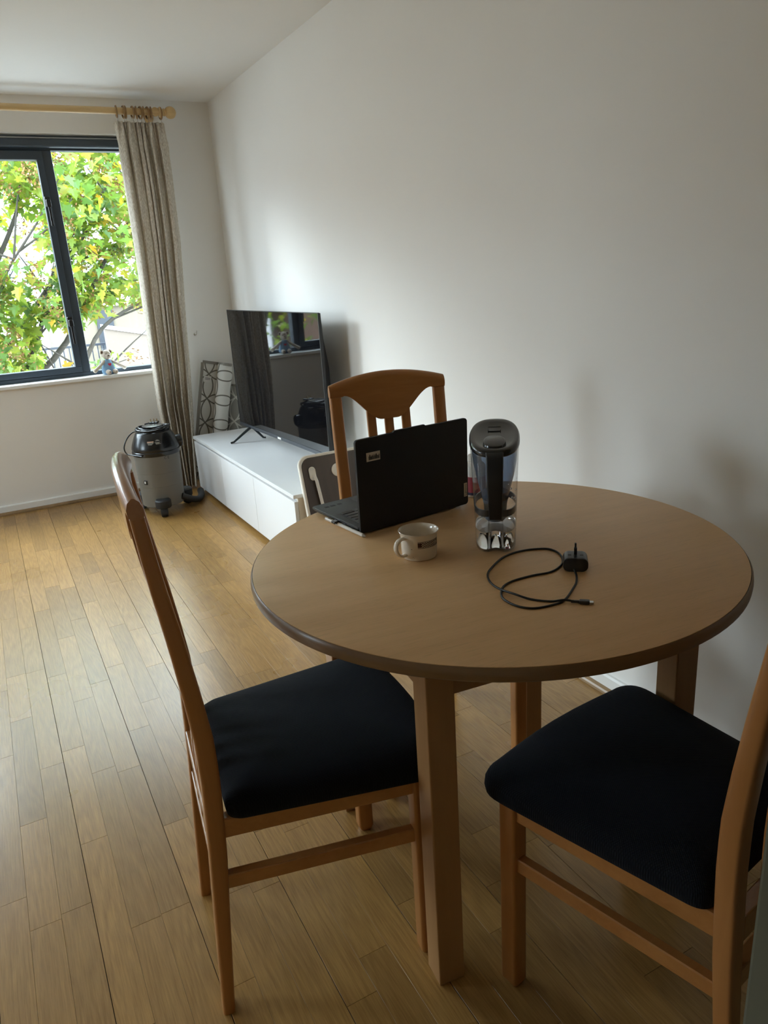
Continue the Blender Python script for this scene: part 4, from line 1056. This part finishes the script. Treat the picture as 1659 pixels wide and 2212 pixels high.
random.seed(21)
tree = thing('maple_tree', 'maple tree with green and yellowing leaves and brown seed clusters outside the window', 'tree', (-.9, 9.9, GZ))
TB = Vector((-.9, 9.9, GZ))
def limb(name, pts, r0, r1, n=8, k=6, parent=tree):
    P = spline(pts, k); bm = bmesh.new()
    tube(bm, P, [r0+(r1-r0)*i/(len(P)-1) for i in range(len(P))], n); obj(name, bm, M['bark'], parent, 60); return P
limb('trunk', [(0, 0, 0), (.05, .0, .6), (.1, -.05, 1.1), (.25, -.1, 1.7)], .17, .12, 12)
# limb end points in world coordinates
targets = [(.2, 8.6, 3.4), (.9, 8.9, 2.9), (1.6, 9.2, 2.4), (2.4, 9.4, 2.2), (1.9, 8.8, 1.2), (.6, 8.5, 1.8), (-.6, 9.0, 4.0), (-1.2, 9.4, 3.6), (-1.5, 9.8, 2.6), (-1.2, 8.8, 2.0), (2.7, 10.0, 3.4), (-1.3, 10.4, 1.6), (1.3, 9.0, .3)]
starts = [(.25, -.1, 1.7), (.2, -.09, 1.5), (.12, -.06, 1.2)]
twig_pts = []
for i, tg in enumerate(targets):
    a = Vector(starts[i % 3]); e_ = Vector(tg)-TB
    mid = a.lerp(e_, .45)+Vector((random.uniform(-.2, .2), random.uniform(-.3, .1), random.uniform(-.35, .0)))
    q3 = a.lerp(e_, .75)+Vector((random.uniform(-.12, .12), random.uniform(-.15, .15), random.uniform(-.05, .15)))
    P = limb('branch', [a, mid, q3, e_], random.uniform(.032, .052), .008)
    for kk in range(5):
        j = random.randint(len(P)//3, len(P)-2); s_ = P[j]
        d = Vector((random.uniform(-.8, .8), random.uniform(-.6, .4), random.uniform(.1, .8))).normalized()*random.uniform(.5, 1.0)
        T = limb('twig', [s_, s_+d*.5+Vector((0, 0, random.uniform(-.05, .08))), s_+d], .014, .004, 6, 4)
        twig_pts += T[2:]
    twig_pts += P[len(P)//2:]
# leaf outline: five pointed lobes
half = [(0, 0), (.02, .03), (.17, -.02), (.27, -.06), (.30, .06), (.24, .16), (.34, .20), (.52, .27), (.44, .36), (.46, .46), (.33, .44), (.22, .42), (.24, .56), (.18, .66), (.12, .72), (0, 1.0)]
outl = half+[(-x, y) for x, y in half[-2:0:-1]]
def leaf_geo(fold=.25):
    V = [(0, .36, 0)]+[(x, y, abs(x)*fold-.12*(y-.3)**2) for x, y in outl]
    n = len(outl); F = [(0, 1+i, 1+(i+1) % n) for i in range(n)]; return V, F
LV, LF = leaf_geo()
meL = bpy.data.meshes.new('leaf'); meL.from_pydata(LV, [], LF); meL.materials.append(M['leaf'])
meL.attributes.new('tone', 'FLOAT', 'FACE')
leaves = []
def add_leaf(c):
    sz = random.uniform(.085, .155)
    mtx = Matrix.Translation(c) @ Matrix.Rotation(random.uniform(0, 6.28), 4, 'Z') @ Matrix.Rotation(random.gauss(R(-35), R(28)), 4, 'X') @ Matrix.Rotation(random.gauss(0, R(22)), 4, 'Y') @ Matrix.Scale(sz, 4)
    leaves.append((mtx, c, sz, random.random()))
def inside(w):
    # crown: an irregular ellipsoid, opened up here and there
    x, y, z = w
    e_ = ((x-.35)/2.85)**2+((y-9.9)/1.9)**2+((z-1.9)/2.9)**2
    low = z < 1.02+.12*math.sin(5*x) and x > .55+.08*(y-9)
    return e_ < 1 and not low
def gap(w): return math.sin(3.1*w.x+1.7*w.z)+math.sin(2.7*w.z-1.9*w.x+2+1.3*w.y)
cnt = 0
while cnt < 11000:
    if random.random() < .55:
        p = random.choice(twig_pts)+TB+Vector((random.gauss(0, .16), random.gauss(0, .16), random.gauss(-.02, .14)))
    else:
        p = Vector((random.uniform(-2.5, 3.3), random.uniform(8.1, 11.6), random.uniform(-1.0, 4.8)))
    if inside(p) and gap(p) > -1.45:
        add_leaf(p); cnt += 1
# a low sprig hanging in front of the garden
limb('twig', [Vector((.6, 8.9, .15))-TB, Vector((.95, 8.6, .42))-TB, Vector((1.35, 8.5, .55))-TB], .012, .004, 6, 4)
for _ in range(34):
    add_leaf(Vector((random.uniform(.72, 1.42), random.gauss(8.5, .12), random.gauss(.47, .085))))
camp = Vector((0, 0, 1.3))
def lseen(l):
    v = l[1]-camp; d = v.dot(fw); x = v.dot(r2)/d*FPX+829.5; y = 1106-v.dot(u2)/d*FPX
    if not (-10 < x < 310 and 315 < y < 815): return 0
    return l[2]/v.length
leaves.sort(key=lseen, reverse=True)
for mtx, c, sz, tn in leaves[:300]:
    o = bpy.data.objects.new('leaf', meL); COL.objects.link(o); o.parent = tree
    o.matrix_basis = Matrix.Translation(-TB) @ mtx
V, F, T = [], [], []
for mtx, c, sz, tn in leaves[300:]:
    n = len(V); mm = Matrix.Translation(-TB) @ mtx
    V += [tuple(mm @ Vector(p)) for p in LV]; F += [tuple(i+n for i in f) for f in LF]; T += [tn]*len(LF)
me = bpy.data.meshes.new('foliage'); me.from_pydata(V, [], F); me.materials.append(M['leaf'])
at = me.attributes.new('tone', 'FLOAT', 'FACE'); at.data.foreach_set('value', T)
o = bpy.data.objects.new('foliage', me); COL.objects.link(o); o.parent = tree; o['kind'] = 'stuff'
# hanging seed clusters
bm = bmesh.new()
spots = [random.choice(leaves[:300])[1]-TB+Vector((random.gauss(0, .05), -.24, random.gauss(0, .05))) for _ in range(60)]
spots += [random.choice(leaves[300:])[1]-TB for _ in range(200)]
for p in spots:
    for k in range(30):
        q = p+Vector((random.gauss(0, .06), random.gauss(0, .04), random.gauss(-.03, .05)))
        u = Vector((random.uniform(-1, 1), random.uniform(-1, 1), random.uniform(-1, .3))).normalized()*.042; w_ = u.cross(Vector((random.random(), random.random(), 1))).normalized()*.010
        a = [bm.verts.new(v) for v in (q, q+u*.6+w_, q+u, q+u*.6-w_)]; bm.faces.new(a)
tag(obj('seed_clusters', bm, M['seeds'], tree), kind='stuff')
